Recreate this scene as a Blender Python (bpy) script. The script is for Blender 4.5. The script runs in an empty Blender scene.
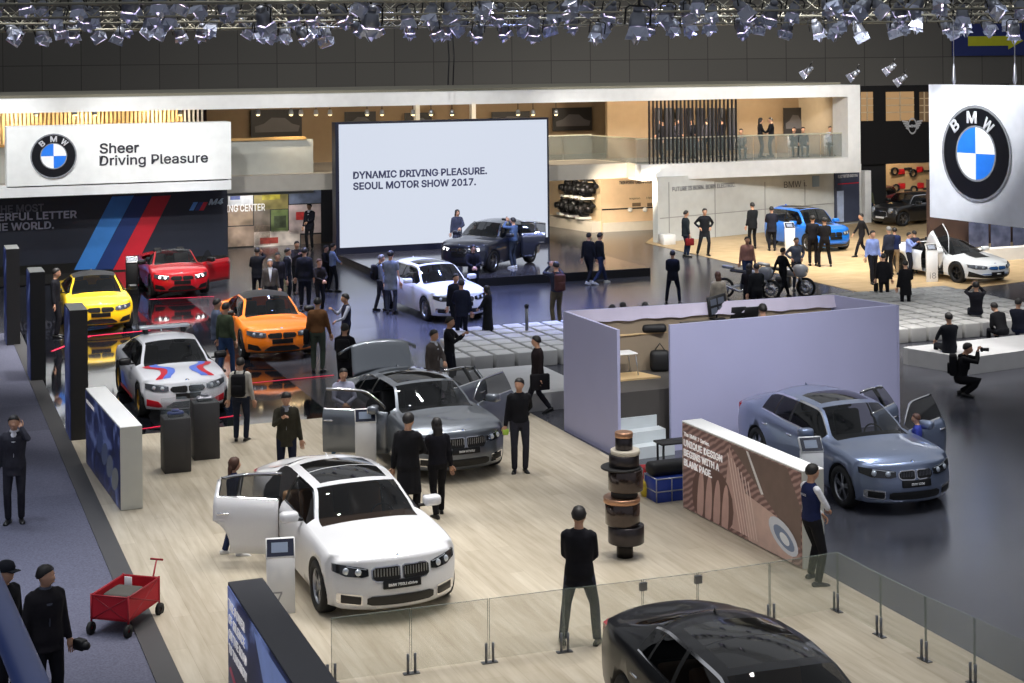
import bpy, bmesh, math, random
import numpy as np
from mathutils import Vector, Matrix, Euler
random.seed(7)
SC=bpy.context.scene; COL=SC.collection
PI=math.pi; R=math.radians
SC.view_settings.view_transform='Standard'; SC.view_settings.look='None'
SC.view_settings.gamma=1; SC.view_settings.use_curve_mapping=False; SC.view_settings.exposure=0
# ---------------- camera: level lens, shifted down, a slight roll
F=1600.0; HX,HY=512.0,62.0; ROLL=.010; CH=7.4
cd=bpy.data.cameras.new('camera'); cam=bpy.data.objects.new('camera',cd); COL.objects.link(cam); SC.camera=cam
cd.sensor_width=36; cd.lens=F*36/1024; cd.shift_y=-(341.5-HY)/1024; cd.clip_end=400; cd.clip_start=.3
_r=Vector((math.cos(ROLL),0,-math.sin(ROLL))); _u=Vector((math.sin(ROLL),0,math.cos(ROLL))); _b=Vector((0,-1,0))
cam.matrix_world=Matrix.Translation((0,0,CH))@Matrix((_r,_u,_b)).transposed().to_4x4()
def ray(px,py):
    a,b=px-HX,py-HY
    return Vector((( a*math.cos(ROLL)-b*math.sin(ROLL))/F,1,-(a*math.sin(ROLL)+b*math.cos(ROLL))/F))
def G(px,py,z=0):
    d=ray(px,py); t=(z-CH)/d.z; return Vector((d.x*t,t,z))
def D(px,py,Y):
    d=ray(px,py); return Vector((d.x*Y,Y,CH+d.z*Y))
PH=R(21); E1=Vector((math.cos(PH),math.sin(PH),0)); E2=Vector((-math.sin(PH),math.cos(PH),0))
# ---------------- materials
def lin(c):
    c=c/255.; return c/12.92 if c<=.04045 else ((c+.055)/1.055)**2.4
def rgb(c): return (lin(c[0]),lin(c[1]),lin(c[2]),1)
_M={}
def mat(name,c=(128,128,128),rough=.5,metal=0,coat=0,emit=0,alpha=1,spec=.5,ecol=None,trans=0,noise=None,sheen=0):
    if name in _M: return _M[name]
    m=bpy.data.materials.new(name); m.use_nodes=True; nt=m.node_tree; b=nt.nodes['Principled BSDF']
    b.inputs['Base Color'].default_value=rgb(c); b.inputs['Roughness'].default_value=rough; b.inputs['Metallic'].default_value=metal
    b.inputs['Coat Weight'].default_value=coat; b.inputs['Coat Roughness'].default_value=.04
    b.inputs['Specular IOR Level'].default_value=spec; b.inputs['Alpha'].default_value=alpha
    b.inputs['Transmission Weight'].default_value=trans; b.inputs['Sheen Weight'].default_value=sheen
    if emit:
        b.inputs['Emission Color'].default_value=rgb(ecol or c); b.inputs['Emission Strength'].default_value=emit
    # a gentle procedural variation on every surface
    n=nt.nodes.new('ShaderNodeTexNoise'); tc=nt.nodes.new('ShaderNodeTexCoord'); mx=nt.nodes.new('ShaderNodeMix'); mx.data_type='RGBA'
    nt.links.new(tc.outputs['Object'],n.inputs['Vector']); n.inputs['Scale'].default_value=noise[0] if noise else 3
    k=noise[1] if noise else .04
    mr=nt.nodes.new('ShaderNodeMapRange'); mr.inputs['From Min'].default_value=.3; mr.inputs['From Max'].default_value=.7
    nt.links.new(n.outputs['Fac'],mr.inputs['Value']); nt.links.new(mr.outputs['Result'],mx.inputs['Factor'])
    q=rgb(c); mx.inputs['A'].default_value=(q[0]*(1-k),q[1]*(1-k),q[2]*(1-k),1); mx.inputs['B'].default_value=(min(1,q[0]*(1+k)),min(1,q[1]*(1+k)),min(1,q[2]*(1+k)),1)
    nt.links.new(mx.outputs['Result'],b.inputs['Base Color'])
    _M[name]=m; return m
def cloth(c): return mat('cloth_%d_%d_%d'%tuple(c),c,.85,noise=(9,.15),spec=.2)
# ---------------- mesh builder
class MB:
    def __init__(s): s.v=[];s.f=[];s.m=[];s.s=[]
    def add(s,vs,fs,mi=0,sm=False,T=None):
        o=len(s.v)
        for p in vs:
            p=Vector(p); s.v.append(T@p if T is not None else p)
        for f in fs: s.f.append([o+i for i in f]); s.m.append(mi); s.s.append(sm)
        return s
    def box(s,x0,x1,y0,y1,z0,z1,mi=0,T=None):
        return s.add([(x,y,z) for x in (x0,x1) for y in (y0,y1) for z in (z0,z1)],
          [(0,1,3,2),(4,6,7,5),(0,4,5,1),(2,3,7,6),(0,2,6,4),(1,5,7,3)],mi,False,T)
    def cbox(s,c,d,mi=0,T=None):
        return s.box(c[0]-d[0]/2,c[0]+d[0]/2,c[1]-d[1]/2,c[1]+d[1]/2,c[2]-d[2]/2,c[2]+d[2]/2,mi,T)
    def rbox(s,x0,x1,y0,y1,z0,z1,r=.03,seg=2,mi=0,T=None,taper=0):
        bm=bmesh.new(); bmesh.ops.create_cube(bm,size=1)
        for v in bm.verts:
            k=1-(taper if v.co.z>0 else 0)
            v.co=Vector(((x0+x1)/2+v.co.x*(x1-x0)*k,(y0+y1)/2+v.co.y*(y1-y0)*k,(z0+z1)/2+v.co.z*(z1-z0)))
        bmesh.ops.bevel(bm,geom=bm.edges[:],offset=r,segments=seg,affect='EDGES',profile=.5)
        bm.verts.index_update()
        s.add([v.co.copy() for v in bm.verts],[[v.index for v in f.verts] for f in bm.faces],mi,True,T); bm.free(); return s
    def prism(s,pts,z0,z1,mi=0,T=None,sm=False):      # pts: ccw xy outline
        n=len(pts); vs=[(x,y,z0) for x,y in pts]+[(x,y,z1) for x,y in pts]
        s.add(vs,[list(range(n))[::-1],list(range(n,2*n))],mi,False,T)
        o=len(s.v)-2*n
        for i in range(n):
            j=(i+1)%n; s.f.append([o+i,o+j,o+n+j,o+n+i]); s.m.append(mi); s.s.append(sm)
        return s
    def tube(s,pts,rs,n=8,mi=0,T=None,caps=True,sy=1.0,up=None):
        pts=[Vector(p) for p in pts]
        if not hasattr(rs,'__len__'): rs=[rs]*len(pts)
        vs=[];fs=[]; prev=None
        for i,p in enumerate(pts):
            d=(pts[min(i+1,len(pts)-1)]-pts[max(i-1,0)])
            if d.length<1e-6: d=Vector((0,0,1))
            d.normalize()
            if prev is None:
                a=Vector(up) if up else (Vector((0,1,0)) if abs(d.y)<.9 else Vector((1,0,0)))
            else: a=prev
            a=(a-d*a.dot(d))
            if a.length<1e-4: a=d.orthogonal()
            a.normalize(); prev=a; b=d.cross(a)
            r=rs[i]; ra,rb=(r if hasattr(r,'__len__') else (r*sy,r))
            for k in range(n):
                t=2*PI*k/n; vs.append(p+a*ra*math.cos(t)+b*rb*math.sin(t))
        for i in range(len(pts)-1):
            for k in range(n):
                l=(k+1)%n; fs.append((i*n+k,i*n+l,(i+1)*n+l,(i+1)*n+k))
        if caps: fs.append(tuple(range(n))[::-1]); fs.append(tuple(range((len(pts)-1)*n,len(pts)*n)))
        return s.add(vs,fs,mi,True,T)
    def lathe(s,prof,n=20,mi=0,T=None,sm=True,ang=2*PI):   # prof: (r,z) bottom to top about z
        full=abs(ang-2*PI)<1e-6; m=n if full else n+1
        vs=[(r*math.cos(ang*k/n),r*math.sin(ang*k/n),z) for r,z in prof for k in range(m)]; fs=[]
        for i in range(len(prof)-1):
            for k in range(n):
                l=(k+1)%m; fs.append((i*m+k,i*m+l,(i+1)*m+l,(i+1)*m+k))
        return s.add(vs,fs,mi,sm,T)
    def ball(s,c,r,n=12,m=8,mi=0,T=None):
        if not hasattr(r,'__len__'): r=(r,r,r)
        vs=[(c[0],c[1],c[2]-r[2])]
        for i in range(1,m):
            a=-PI/2+PI*i/m
            for k in range(n): vs.append((c[0]+r[0]*math.cos(a)*math.cos(2*PI*k/n),c[1]+r[1]*math.cos(a)*math.sin(2*PI*k/n),c[2]+r[2]*math.sin(a)))
        vs.append((c[0],c[1],c[2]+r[2])); L=len(vs)-1; fs=[]
        for k in range(n):
            l=(k+1)%n; fs.append((0,1+l,1+k)); fs.append((L,1+(m-2)*n+k,1+(m-2)*n+l))
            for i in range(m-2): fs.append((1+i*n+k,1+i*n+l,1+(i+1)*n+l,1+(i+1)*n+k))
        return s.add(vs,fs,mi,True,T)
    def mesh(s,name,mats):
        me=bpy.data.meshes.new(name); me.from_pydata([tuple(v) for v in s.v],[],s.f)
        me.polygons.foreach_set('material_index',s.m); me.polygons.foreach_set('use_smooth',s.s)
        for m in (mats if isinstance(mats,(list,tuple)) else [mats]): me.materials.append(m)
        me.update(); return me
    def build(s,name,mats,parent=None,loc=None,rz=None):
        return link(name,s.mesh(name,mats),parent,loc,rz)
def link(name,me,parent=None,loc=None,rz=None):
    o=bpy.data.objects.new(name,me); COL.objects.link(o)
    if parent is not None: o.parent=parent
    if loc is not None: o.location=loc
    if rz is not None: o.rotation_euler=(0,0,rz)
    return o
def tag(o,label=None,cat=None,group=None,kind=None):
    if label: o['label']=label
    if cat: o['category']=cat
    if group: o['group']=group
    if kind: o['kind']=kind
    return o
def empty(name,loc=(0,0,0),rz=0,label=None,cat=None,group=None):
    o=bpy.data.objects.new(name,None); COL.objects.link(o); o.location=loc; o.rotation_euler=(0,0,rz); o.empty_display_size=.2
    return tag(o,label,cat,group)
def copy_tree(o,parent=None):
    c=o.copy(); COL.objects.link(c); c.parent=parent
    for ch in list(o.children): copy_tree(ch,c)
    return c
def dup(o,loc,rz=0,label=None,group=None):
    c=copy_tree(o); c.location=loc; c.rotation_euler=(0,0,rz)
    if label: c['label']=label
    if group: c['group']=group
    return c
def struct(name,mb,m,label=None):
    o=mb.build(name,m); o['kind']='structure'
    if label: tag(o,label,'structure')
    return o
try:
    FONT=bpy.data.fonts.load(bpy.utils.resource_path('LOCAL')+'/datafiles/fonts/Inter.woff2')
except Exception: FONT=None
# text and boolean jobs are evaluated in batches
JOBS=[]
def run_jobs():
    global JOBS
    if not JOBS: return
    bpy.context.view_layer.update()
    dg=bpy.context.evaluated_depsgraph_get()
    out=[]
    for o,extra,cb in JOBS:
        me=bpy.data.meshes.new_from_object(o.evaluated_get(dg)); out.append((o,extra,cb,me))
    for o,extra,cb,me in out:
        for e in [o]+extra:
            d=e.data; COL.objects.unlink(e); bpy.data.objects.remove(e)
        cb(me)
    JOBS=[]
def text(s,size,m,parent,T,name='lettering',bold=0,depth=.006,align='LEFT',sx=1,shear=0,space=1,label=None,fit=None):
    c=bpy.data.curves.new('t','FONT'); c.body=s; c.size=size; c.offset=bold; c.extrude=depth; c.align_x=align; c.shear=shear; c.space_character=space; c.resolution_u=3
    if FONT: c.font=FONT
    c.offset=0; c.bevel_depth=bold*.95; c.bevel_resolution=0; depth=max(depth,.001); c.space_line=.95
    o=bpy.data.objects.new('t',c); COL.objects.link(o)
    def cb(me):
        me.materials.clear(); me.materials.append(m)
        if fit:
            xs=[v.co.x for v in me.vertices]; ys=[v.co.y for v in me.vertices]
            a,b=fit[0]/(max(xs)-min(xs)),fit[1]/(max(ys)-min(ys))
            me.transform(Matrix.Diagonal((a,b,min(1,abs(a),abs(b)),1))@Matrix.Translation((-min(xs),-min(ys),0)))
        me.transform(T@Matrix.Diagonal((sx,1,1,1)))
        q=link(name,me,parent)
        if label and parent is None: q['label']=label
    JOBS.append((o,[],cb))
def face_T(origin,xdir,updir=Vector((0,0,1))):      # local x along xdir, local y up, local z toward viewer
    x=Vector(xdir).normalized(); u=Vector(updir); u=(u-x*u.dot(x)).normalized(); z=x.cross(u)
    return Matrix.Translation(origin)@Matrix((x,u,z)).transposed().to_4x4()
def PL(px,py,p0,d=None):          # where the line of sight meets the vertical plane through p0 along d
    d=d or E1; n=Vector((d.y,-d.x,0)); r=ray(px,py); t=n.dot(Vector((p0.x,p0.y,0)))/n.dot(Vector((r.x,r.y,0)))
    return Vector((r.x*t,r.y*t,CH+r.z*t))
def UZ(px,py,p0,d=None):
    q=PL(px,py,p0,d); dd=d or E1; return (q-Vector((p0.x,p0.y,0))).dot(dd),q.z
def ptext(s,p0,d,x0,y0,x1,y1,m,parent,off=.02,bold=.0,depth=.004,label=None,shear=0):   # pixel box: left, top, right, bottom
    a=UZ(x0,y1,p0,d); b=UZ(x1,y1,p0,d); t=UZ(x0,y0,p0,d)
    T=face_T(Vector((p0.x,p0.y,0)),d or E1)@Matrix.Translation((a[0],a[1],off))
    text(s,1,m,parent,T,bold=bold,depth=depth,fit=(b[0]-a[0],t[1]-a[1]),label=label,shear=shear)
def slabmb(mb,p0,d,u0,u1,z0,z1,th,mi=0,off=0):    # upright slab whose face is on the plane, th thick going back
    T=face_T(Vector((p0.x,p0.y,0)),d or E1); mb.box(u0,u1,z0,z1,-th+off,off,mi,T); return mb
def pslab(mb,p0,d,x0,y0,x1,y1,th,mi=0,off=0):
    a=UZ(x0,y1,p0,d); b=UZ(x1,y1,p0,d); t=UZ(x0,y0,p0,d); return slabmb(mb,p0,d,a[0],b[0],a[1],t[1],th,mi,off)
def mono(pts):
    pts=sorted(pts); xs=[p[0] for p in pts]; ys=[p[1] for p in pts]; n=len(xs)
    d=[(ys[i+1]-ys[i])/(xs[i+1]-xs[i]) for i in range(n-1)]
    m=[d[0]]+[0 if d[i-1]*d[i]<=0 else 2*d[i-1]*d[i]/(d[i-1]+d[i]) for i in range(1,n-1)]+[d[-1]]
    def f(x):
        if x<=xs[0]: return ys[0]
        if x>=xs[-1]: return ys[-1]
        i=0
        while x>xs[i+1]: i+=1
        h=xs[i+1]-xs[i]; t=(x-xs[i])/h
        return (2*t**3-3*t*t+1)*ys[i]+(t**3-2*t*t+t)*h*m[i]+(-2*t**3+3*t*t)*ys[i+1]+(t**3-t*t)*h*m[i+1]
    return f
def sstep(a,b,x):
    t=max(0,min(1,(x-a)/(b-a))); return t*t*(3-2*t)
def lerp(a,b,t): return a+(b-a)*t
# =================== CARS
BLK=mat('black_plastic',(12,12,13),.45); TYRE=mat('tyre_rubber',(17,17,18),.7); CHR=mat('chrome',(225,225,228),.12,1)
GLS=mat('car_glass',(6,8,10),.03,0,alpha=.72,spec=.4); SUNR=mat('black_roof_glass',(4,4,5),.05,0,spec=.6)
RIM=mat('alloy_rim',(170,172,178),.28,1); RIMD=mat('dark_alloy_rim',(60,62,66),.3,1); GOLD=mat('gold_alloy_rim',(178,138,60),.3,1)
LAMP=mat('headlamp_glass',(200,208,218),.08,.5,coat=1); LAMPON=mat('lit_headlamp',(255,255,255),.2,emit=3.0,ecol=(255,252,245)); LDARK=mat('lamp_housing',(38,40,44),.2,.4,coat=1)
TAIL=mat('tail_lamp_red',(170,8,14),.15,coat=1); SEATB=mat('dark_leather',(28,28,30),.5); SEATT=mat('tan_leather',(150,110,72),.5); PLATE=mat('black_plate',(10,10,12),.35); WHT=mat('white_plastic',(228,228,228),.4)
DUM=[bpy.data.materials.new('slot_%d'%i) for i in range(48)]
def paint(name,c,metal=0,coat=1): return mat(name,c,.32 if metal else .38,metal,coat=coat,noise=(60,.02),spec=.5 if coat==1 else .25)
def wheel_meshes():
    d={}
    t=MB(); P=[(.225,-.10),(.25,-.115),(.30,-.12),(.33,-.105),(.342,-.06),(.342,.06),(.33,.105),(.30,.12),(.25,.115),(.225,.10),(.225,-.10)]
    T=Matrix.Rotation(-PI/2,4,'X')
    t.lathe(P,32,0,T); d['tyre']=t.mesh('tyre',TYRE)
    for k,m in (('rim',RIM),('rimd',RIMD),('gold',GOLD)):
        r=MB(); r.lathe([(.235,-.1),(.215,-.05),(.212,.05),(.222,.09),(.238,.105),(.238,.1)],32,0,T)
        r.lathe([(0,-.04),(.21,-.03)],24,1,T)
        r.lathe([(0,.085),(.045,.085),(.055,.07),(.055,.03)],12,0,T)
        for i in range(10):
            a=2*PI*(i//2)/5+(.16 if i%2 else -.16)
            r.box(.035,.225,-.014,.014,.045,.075,0,T@Matrix.Rotation(a,4,'Z'))
        d[k]=r.mesh('rim',[m,BLK])
    return d
WHEEL=wheel_meshes()
def seat_mesh(m):
    s=MB(); s.rbox(-.25,.27,-.26,.26,.0,.16,.05,2,0); 
    T=Matrix.Translation((-.24,0,.1))@Matrix.Rotation(R(-16),4,'Y')
    s.rbox(-.08,.08,-.25,.25,0,.62,.06,2,0,T); s.rbox(-.05,.05,-.13,.13,.64,.82,.04,2,0,T)
    return s.mesh('seat',m)
SEATM={'b':seat_mesh(SEATB),'t':seat_mesh(SEATT)}
def steer_mesh():
    s=MB(); n=20; r=.18; s.tube([(0,r*math.cos(2*PI*k/n),r*math.sin(2*PI*k/n)) for k in range(n+1)],.014,6); s.box(-.02,.02,-.17,.17,-.03,.03); s.box(-.02,.02,-.02,.02,-.17,0)
    return s.mesh('steering_wheel',SEATB)
STEER=steer_mesh()
def roundel(parent,T,r,name='badge'):          # T: local x right, y up, z outward
    s=MB(); T=T@Matrix.Diagonal((1,1,min(1,.35/r) if r>.1 else 1,1))
    n=32
    s.add([(r*math.cos(2*PI*k/n),r*math.sin(2*PI*k/n),z) for z in (0,r*.12) for k in range(n)]+[(.56*r*math.cos(2*PI*k/n),.56*r*math.sin(2*PI*k/n),r*.12) for k in range(n)],
      [(k,(k+1)%n,n+(k+1)%n,n+k) for k in range(n)]+[(n+k,n+(k+1)%n,2*n+(k+1)%n,2*n+k) for k in range(n)],0,False,T)
    for ring,(a,b,mi) in enumerate(((.97,1.03,3),(.555,.60,3))):
        s.add([(q*r*math.cos(2*PI*k/n),q*r*math.sin(2*PI*k/n),r*.13) for q in (a,b) for k in range(n)],[(k,(k+1)%n,n+(k+1)%n,n+k)[::-1] for k in range(n)],3,False,T)
    for q in range(4):
        m=8; pts=[(0,0,r*.13)]+[(.56*r*math.cos(PI/2*q+PI/2*k/m),.56*r*math.sin(PI/2*q+PI/2*k/m),r*.13) for k in range(m+1)]
        s.add(pts,[[0]+list(range(1,m+2))],1 if q in (1,3) else 2,False,T)
    o=s.build(name,[mat('badge_black',(12,14,20),.3),mat('badge_blue',(38,120,225),.35),mat('badge_white',(235,238,240),.35),mat('badge_silver',(190,194,200),.25,.6)],parent)
    return o
def car(name,label,loc,heading,S,P,parts=None):
    """x forward, origin on the ground under the front axle centre"""
    L,W,H,wb,fo=S['L'],S['W'],S['H'],S['wb'],S['fo']
    xf=fo; xt=-(L-fo); hwm=W/2; zu=S.get('zu',.19); cr=S.get('wr',1.0); wr=.342*cr
    cowl,wst,pk,rwt,rwb=S['cowl'],S['wst'],S['pk'],S['rwt'],S['rwb']; bp=S['bp']; drf=S.get('drf',cowl-.22); drr=S.get('drr')
    zn=S.get('zn',.74); zh=S.get('zh',.92); zcw=S.get('zcw',1.0); zdk=S.get('zdk',1.08); ztl=S.get('ztl',1.03); rw=S.get('roofw',.60)
    conv=S.get('conv',False); gx0,gx1=S.get('glass',(rwt-.12,cowl-.24))
    bowf=S.get('bowf',.34); bowr=S.get('bowr',.20)
    hw=mono([(xt,hwm-.10),(xt+.25,hwm-.05),(xt+.8,hwm-.008),(-wb*.6,hwm-.012),(-wb*.4,hwm-.015),(0,hwm-.002),(xf-.4,hwm-.03),(xf,hwm-.10)])
    zb=mono([(xt,ztl-.10),(rwb,zdk-.07),(bp,S.get('zbelt',.97)),(cowl-.2,S.get('zbelt',.97)-.03),(0,zh-.06),(xf-.3,zn+.0),(xf,zn-.06)])
    if conv:
        zc=mono([(xt,ztl-.03),(xt+.1,ztl),(rwb,zdk),(rwb+.05,zdk-.01),(wst-.28,.98),(wst-.06,H-.06),(wst,H-.03),(cowl,zcw),(cowl+.03,zcw-.01),(.15,zh),(xf-.25,zn+.08),(xf-.05,zn+.01),(xf,zn)])
        zr=mono([(xt,ztl-.08),(rwb,zdk-.03),(wst-.28,.96),(wst-.06,H-.13),(wst,H-.1),(cowl-.14,zb(cowl)+.02),(0,zh-.035),(xf,zn-.03)])
        yr=mono([(xt,hwm-.3),(rwb,hwm-.22),(wst-.28,hwm-.13),(wst,rw-.02),(cowl-.1,hwm-.2),(0,hwm-.22),(xf,hwm-.36)])
    else:
        zc=mono([(xt,ztl-.03),(xt+.08,ztl),(rwb-.03,zdk-.005),(rwb,zdk),(lerp(rwb,rwt,.88),lerp(zdk,H-.05,.87)),(rwt+.1,H-.045),(pk,H),(wst+.0,H-.045),(lerp(cowl,wst,.88),lerp(zcw,H-.045,.88)),(cowl,zcw),(cowl+.04,zcw-.015),(.15,zh),(xf-.25,zn+.08),(xf-.05,zn+.01),(xf,zn)])
        zr=mono([(xt,ztl-.08),(rwb-.1,zdk-.035),(rwb+.05,zdk-.01),(rwt-.02,H-.15),(rwt+.3,H-.105),(pk,H-.085),(wst,H-.115),(lerp(cowl,wst,.5),lerp(zb(cowl),H-.115,.47)),(cowl-.14,zb(cowl)+.02),(0,zh-.035),(xf,zn-.03)])
        yr=mono([(xt,hwm-.3),(rwb,hwm-.24),(rwt,rw-.02),(pk,rw+.01),(wst,rw-.01),(cowl-.1,hwm-.2),(0,hwm-.22),(xf,hwm-.36)])
    prof=mono([(zu,-.09),(zu+.08,-.02),(.36,0),(.5,-.005),(.62,-.03),(zn,-.085)])
    profr=mono([(zu,-.10),(.3,0),(.6,0),(.8,-.02),(1.1,-.06)])
    fr=[0,.045,.2,.4,.62,.84,.955,1]; of=[-.11,-.035,-.02,-.006,0,-.012,-.045,-.085]
    fr_top=[1,.93,.80,.62,.42,.21,0]
    def section(x):
        h=hw(x); b=zb(x); q=[]
        for a,o in zip(fr,of): q.append((h+o,lerp(zu,b,a),0))
        by,bz=h-.085,b; ry,rz=min(yr(x),by-.02),max(zr(x),bz+.004)
        g=max(0,rz-bz)
        for t in (.06,.25,.5,.75,.92,1): q.append((lerp(by,ry,t)+.05*g*math.sin(PI*t),lerp(bz,rz,t),0))
        c=max(zc(x),rz+.003)
        for f in fr_top[1:]: q.append((ry*f,rz+(c-rz)*(1-f**2.3),1-f*f))
        return q
    NR=len(section(0)); RB=len(fr)-1; RG0=RB+1; RG1=RB+5; RR=RB+6; RI=RR+1
    # x stations: class boundaries then subdivided
    B=[xt,xt+.05,rwb,rwt,wst,cowl,cowl+.05,0,xf-.06,xf,drf,gx0,gx1,bp-.04,bp+.04]
    if drr: B.append(drr)
    sr=S.get('sunroof')
    if sr:
        for a,b in sr: B+=[a,b]
    if drr: B+=[drr+.33,drr+.38]
    if conv: B+=[wst-.06,wst-.02,wst-.28]
    B=sorted(set(round(b,4) for b in B)); X=[]
    for a,b in zip(B,B[1:]):
        n=max(1,int(math.ceil((b-a)/.11)))
        X+=[a+(b-a)*i/n for i in range(n)]
    X.append(B[-1])
    def warp(x,y,z,f):
        h=hw(x); u=min(1,abs(y)/max(.1,h-.01))
        wf=sstep(.28,xf,x); wr_=sstep(-wb-.25,xt,x)
        nx=x-wf*bowf*u**2.4+wf*prof(z)+wr_*bowr*u**2.6-wr_*profr(z)
        k=sstep(cowl+.5,cowl+.03,x)*sstep(wst-.5,wst-.0,x) if x>wst-.5 else 0
        kr=sstep(rwb-.3,rwb,x)*sstep(rwt+.4,rwt,x)
        return (nx+.15*k*f-.10*kr*f,y,z)
    bm=bmesh.new()
    grid=[]
    for x in X:
        sec=section(x)
        grid.append(([bm.verts.new(warp(x,y,z,f)) for y,z,f in sec],[bm.verts.new(warp(x,-y,z,f)) for y,z,f in sec]))
    def cls(x,r,side):
        part,kind=0,0
        dl=None
        if drf>x>bp: dl=4 if side>0 else 5
        elif drr and bp>x>drr: dl=6 if side>0 else 7
        if r<RB:
            if dl and r>=1: part=dl
            return part*4
        gl=gx0<x<gx1
        if r==RB:
            if conv and x<wst-.02: gl=False
            return ((dl or 0)*4+2) if gl and not (dl and S.get('darkframe')) else ((dl or 0)*4+3 if gl else (dl or 0)*4)
        if r<RG1:
            if conv and x<wst-.28: return 44 if x>rwb else 0
            if gl:
                if abs(x-bp)<.04 or (drr and drr+.33<x<drr+.38 and S.get('chr',1)): return (dl or 0)*4+3
                if conv and x<wst-.02: return 44
                return (dl or 8)*4+1
            return (dl or 0)*4 if (gl or (dl and x<gx1)) else 0
        if r<RI-1: # rail
            if conv and rwb<x<wst-.02: return 44
            if dl and gl and not conv: return dl*4+(2 if S.get('chr',1) and r==RG1 else 0)
            return 0
        if r<RI:
            if conv and rwb<x<wst-.06: return 44
            return 3 if S.get('blackroof') and rwt<x<wst else 0
        if conv:
            if rwb<x<wst-.02: return 44
            if wst<x<cowl: return 1*4+1
            return 0
        if wst<x<cowl: return 1*4+1
        if rwb<x<rwt and not S.get('norw'): return 2*4+1
        if sr and r>=RI+1:
            for a,b in sr:
                if a<x<b: return 3*4+1
        if S.get('blackroof') and rwt<=x<=wst: return 3
        if S.get('blackhood') and cowl<x<.2 and r>=RI+3: return 3
        if S.get('trunk') and x<rwb-.03: return 40
        return 0
    for i in range(len(X)-1):
        xm=(X[i]+X[i+1])/2
        for sd,side in ((0,1),(1,-1)):
            a,b=grid[i][sd],grid[i+1][sd]
            for r in range(NR-1):
                vs=[a[r],b[r],b[r+1],a[r+1]] if side<0 else [a[r+1],b[r+1],b[r],a[r]]
                f=bm.faces.new(vs); f.material_index=cls(xm,r,side); f.smooth=True
    # end caps
    for end,xs in ((1,xf),(-1,xt)):
        row=grid[-1 if end>0 else 0]; top=section(xs)
        ts=[(y,z,f) for y,z,f in top[RB:]]; ys=[y for y,z,f in ts]; y0=ys[0]
        cols=[(-y/y0,z,f) for y,z,f in ts]+[(y/y0,z,f) for y,z,f in ts[::-1][1:]]
        lines=[]
        for r in range(RB+1):
            h,z,_=top[r]; ln=[]
            for t,zt,f in cols:
                zz=zt if r==RB else z
                # blend rows toward the arched lip
                if r<RB: zz=z+(zt-cols[0][1])*max(0,(r/RB))**3
                ln.append(bm.verts.new(warp(xs,t*h,zz,0 if r<RB else f)))
            lines.append(ln)
        for r in range(RB):
            for k in range(len(cols)-1):
                q=[lines[r][k],lines[r][k+1],lines[r+1][k+1],lines[r+1][k]]
                f=bm.faces.new(q if end>0 else q[::-1]); f.smooth=True
                f.material_index=40 if (S.get('trunk') and end<0 and r>=5) else 0
    bmesh.ops.remove_doubles(bm,verts=bm.verts[:],dist=.0012)
    bmesh.ops.holes_fill(bm,edges=[e for e in bm.edges if e.is_boundary],sides=0)
    bmesh.ops.recalc_face_normals(bm,faces=bm.faces[:])
    me=bpy.data.meshes.new('b'); bm.to_mesh(me); bm.free()
    cm=MB()
    for ax in (0,-wb):
        for sd in (1,-1):
            T=Matrix.Translation((ax,sd*(hwm-.02),wr*.98))@Matrix.Rotation(-PI/2,4,'X')
            n=28; ra=wr+.05
            cm.add([(ra*math.cos(2*PI*k/n),ra*math.sin(2*PI*k/n),z) for z in (-.30,.30) for k in range(n)],
              [(k,(k+1)%n,n+(k+1)%n,n+k) for k in range(n)]+[list(range(n))[::-1],list(range(n,2*n))],39,True,T)
    cme=cm.mesh('c',DUM)
    for m in DUM: me.materials.append(m)
    o=bpy.data.objects.new('b',me); c=bpy.data.objects.new('c',cme); COL.objects.link(o); COL.objects.link(c)
    md=o.modifiers.new('x','BOOLEAN'); md.object=c; md.operation='DIFFERENCE'; md.solver='EXACT'
    root=empty(name,loc,heading,label,'car')
    def fx(y,z): return warp(xf,y,z,0)[0]
    def rx(y,z): return warp(xt,y,z,0)[0]
    def finish(me):
        bm=bmesh.new(); bm.from_mesh(me)
        groups={}
        for f in bm.faces: groups.setdefault(f.material_index//4 if f.material_index<39 else (9 if f.material_index==39 else f.material_index//4),[]).append(f)
        def sub(faces,remap=lambda f:f.material_index%4,tf=None,flt=None):
            vm={};vs=[];fs=[];ms=[];ss=[]
            for f in faces:
                if flt and not flt(f): continue
                idx=[]
                for v in f.verts:
                    if v.index not in vm: vm[v.index]=len(vs); vs.append(tf(v.co) if tf else v.co.copy())
                    idx.append(vm[v.index])
                fs.append(idx); ms.append(remap(f)); ss.append(True)
            return vs,fs,ms,ss
        def mk(nm,data,mats,parent):
            vs,fs,ms,ss=data
            if not fs: return None
            m=bpy.data.meshes.new(nm); m.from_pydata([tuple(v) for v in vs],[],fs); m.polygons.foreach_set('material_index',ms); m.polygons.foreach_set('use_smooth',ss)
            for q in mats: m.materials.append(q)
            m.update(); return link(nm,m,parent)
        bm.verts.index_update()
        kinds=[P,GLS,CHR if S.get('chr',1) else BLK,BLK]
        body=mk('body',sub(groups.get(0,[])+groups.get(9,[]),remap=lambda f:3 if f.material_index==39 else f.material_index%4),kinds,root)
        if S.get('extra'): S['extra'](body,root,section,warp)
        mk('windshield',sub(groups.get(1,[]),remap=lambda f:0),[GLS],root)
        mk('rear_window',sub(groups.get(2,[]),remap=lambda f:0),[GLS],root)
        mk('sunroof',sub(groups.get(3,[]),remap=lambda f:0),[SUNR],root)
        for side in (1,-1):
            mk('side_window',sub(groups.get(8,[]),remap=lambda f:0,flt=lambda f:f.calc_center_median().y*side>0),[GLS],root)
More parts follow.
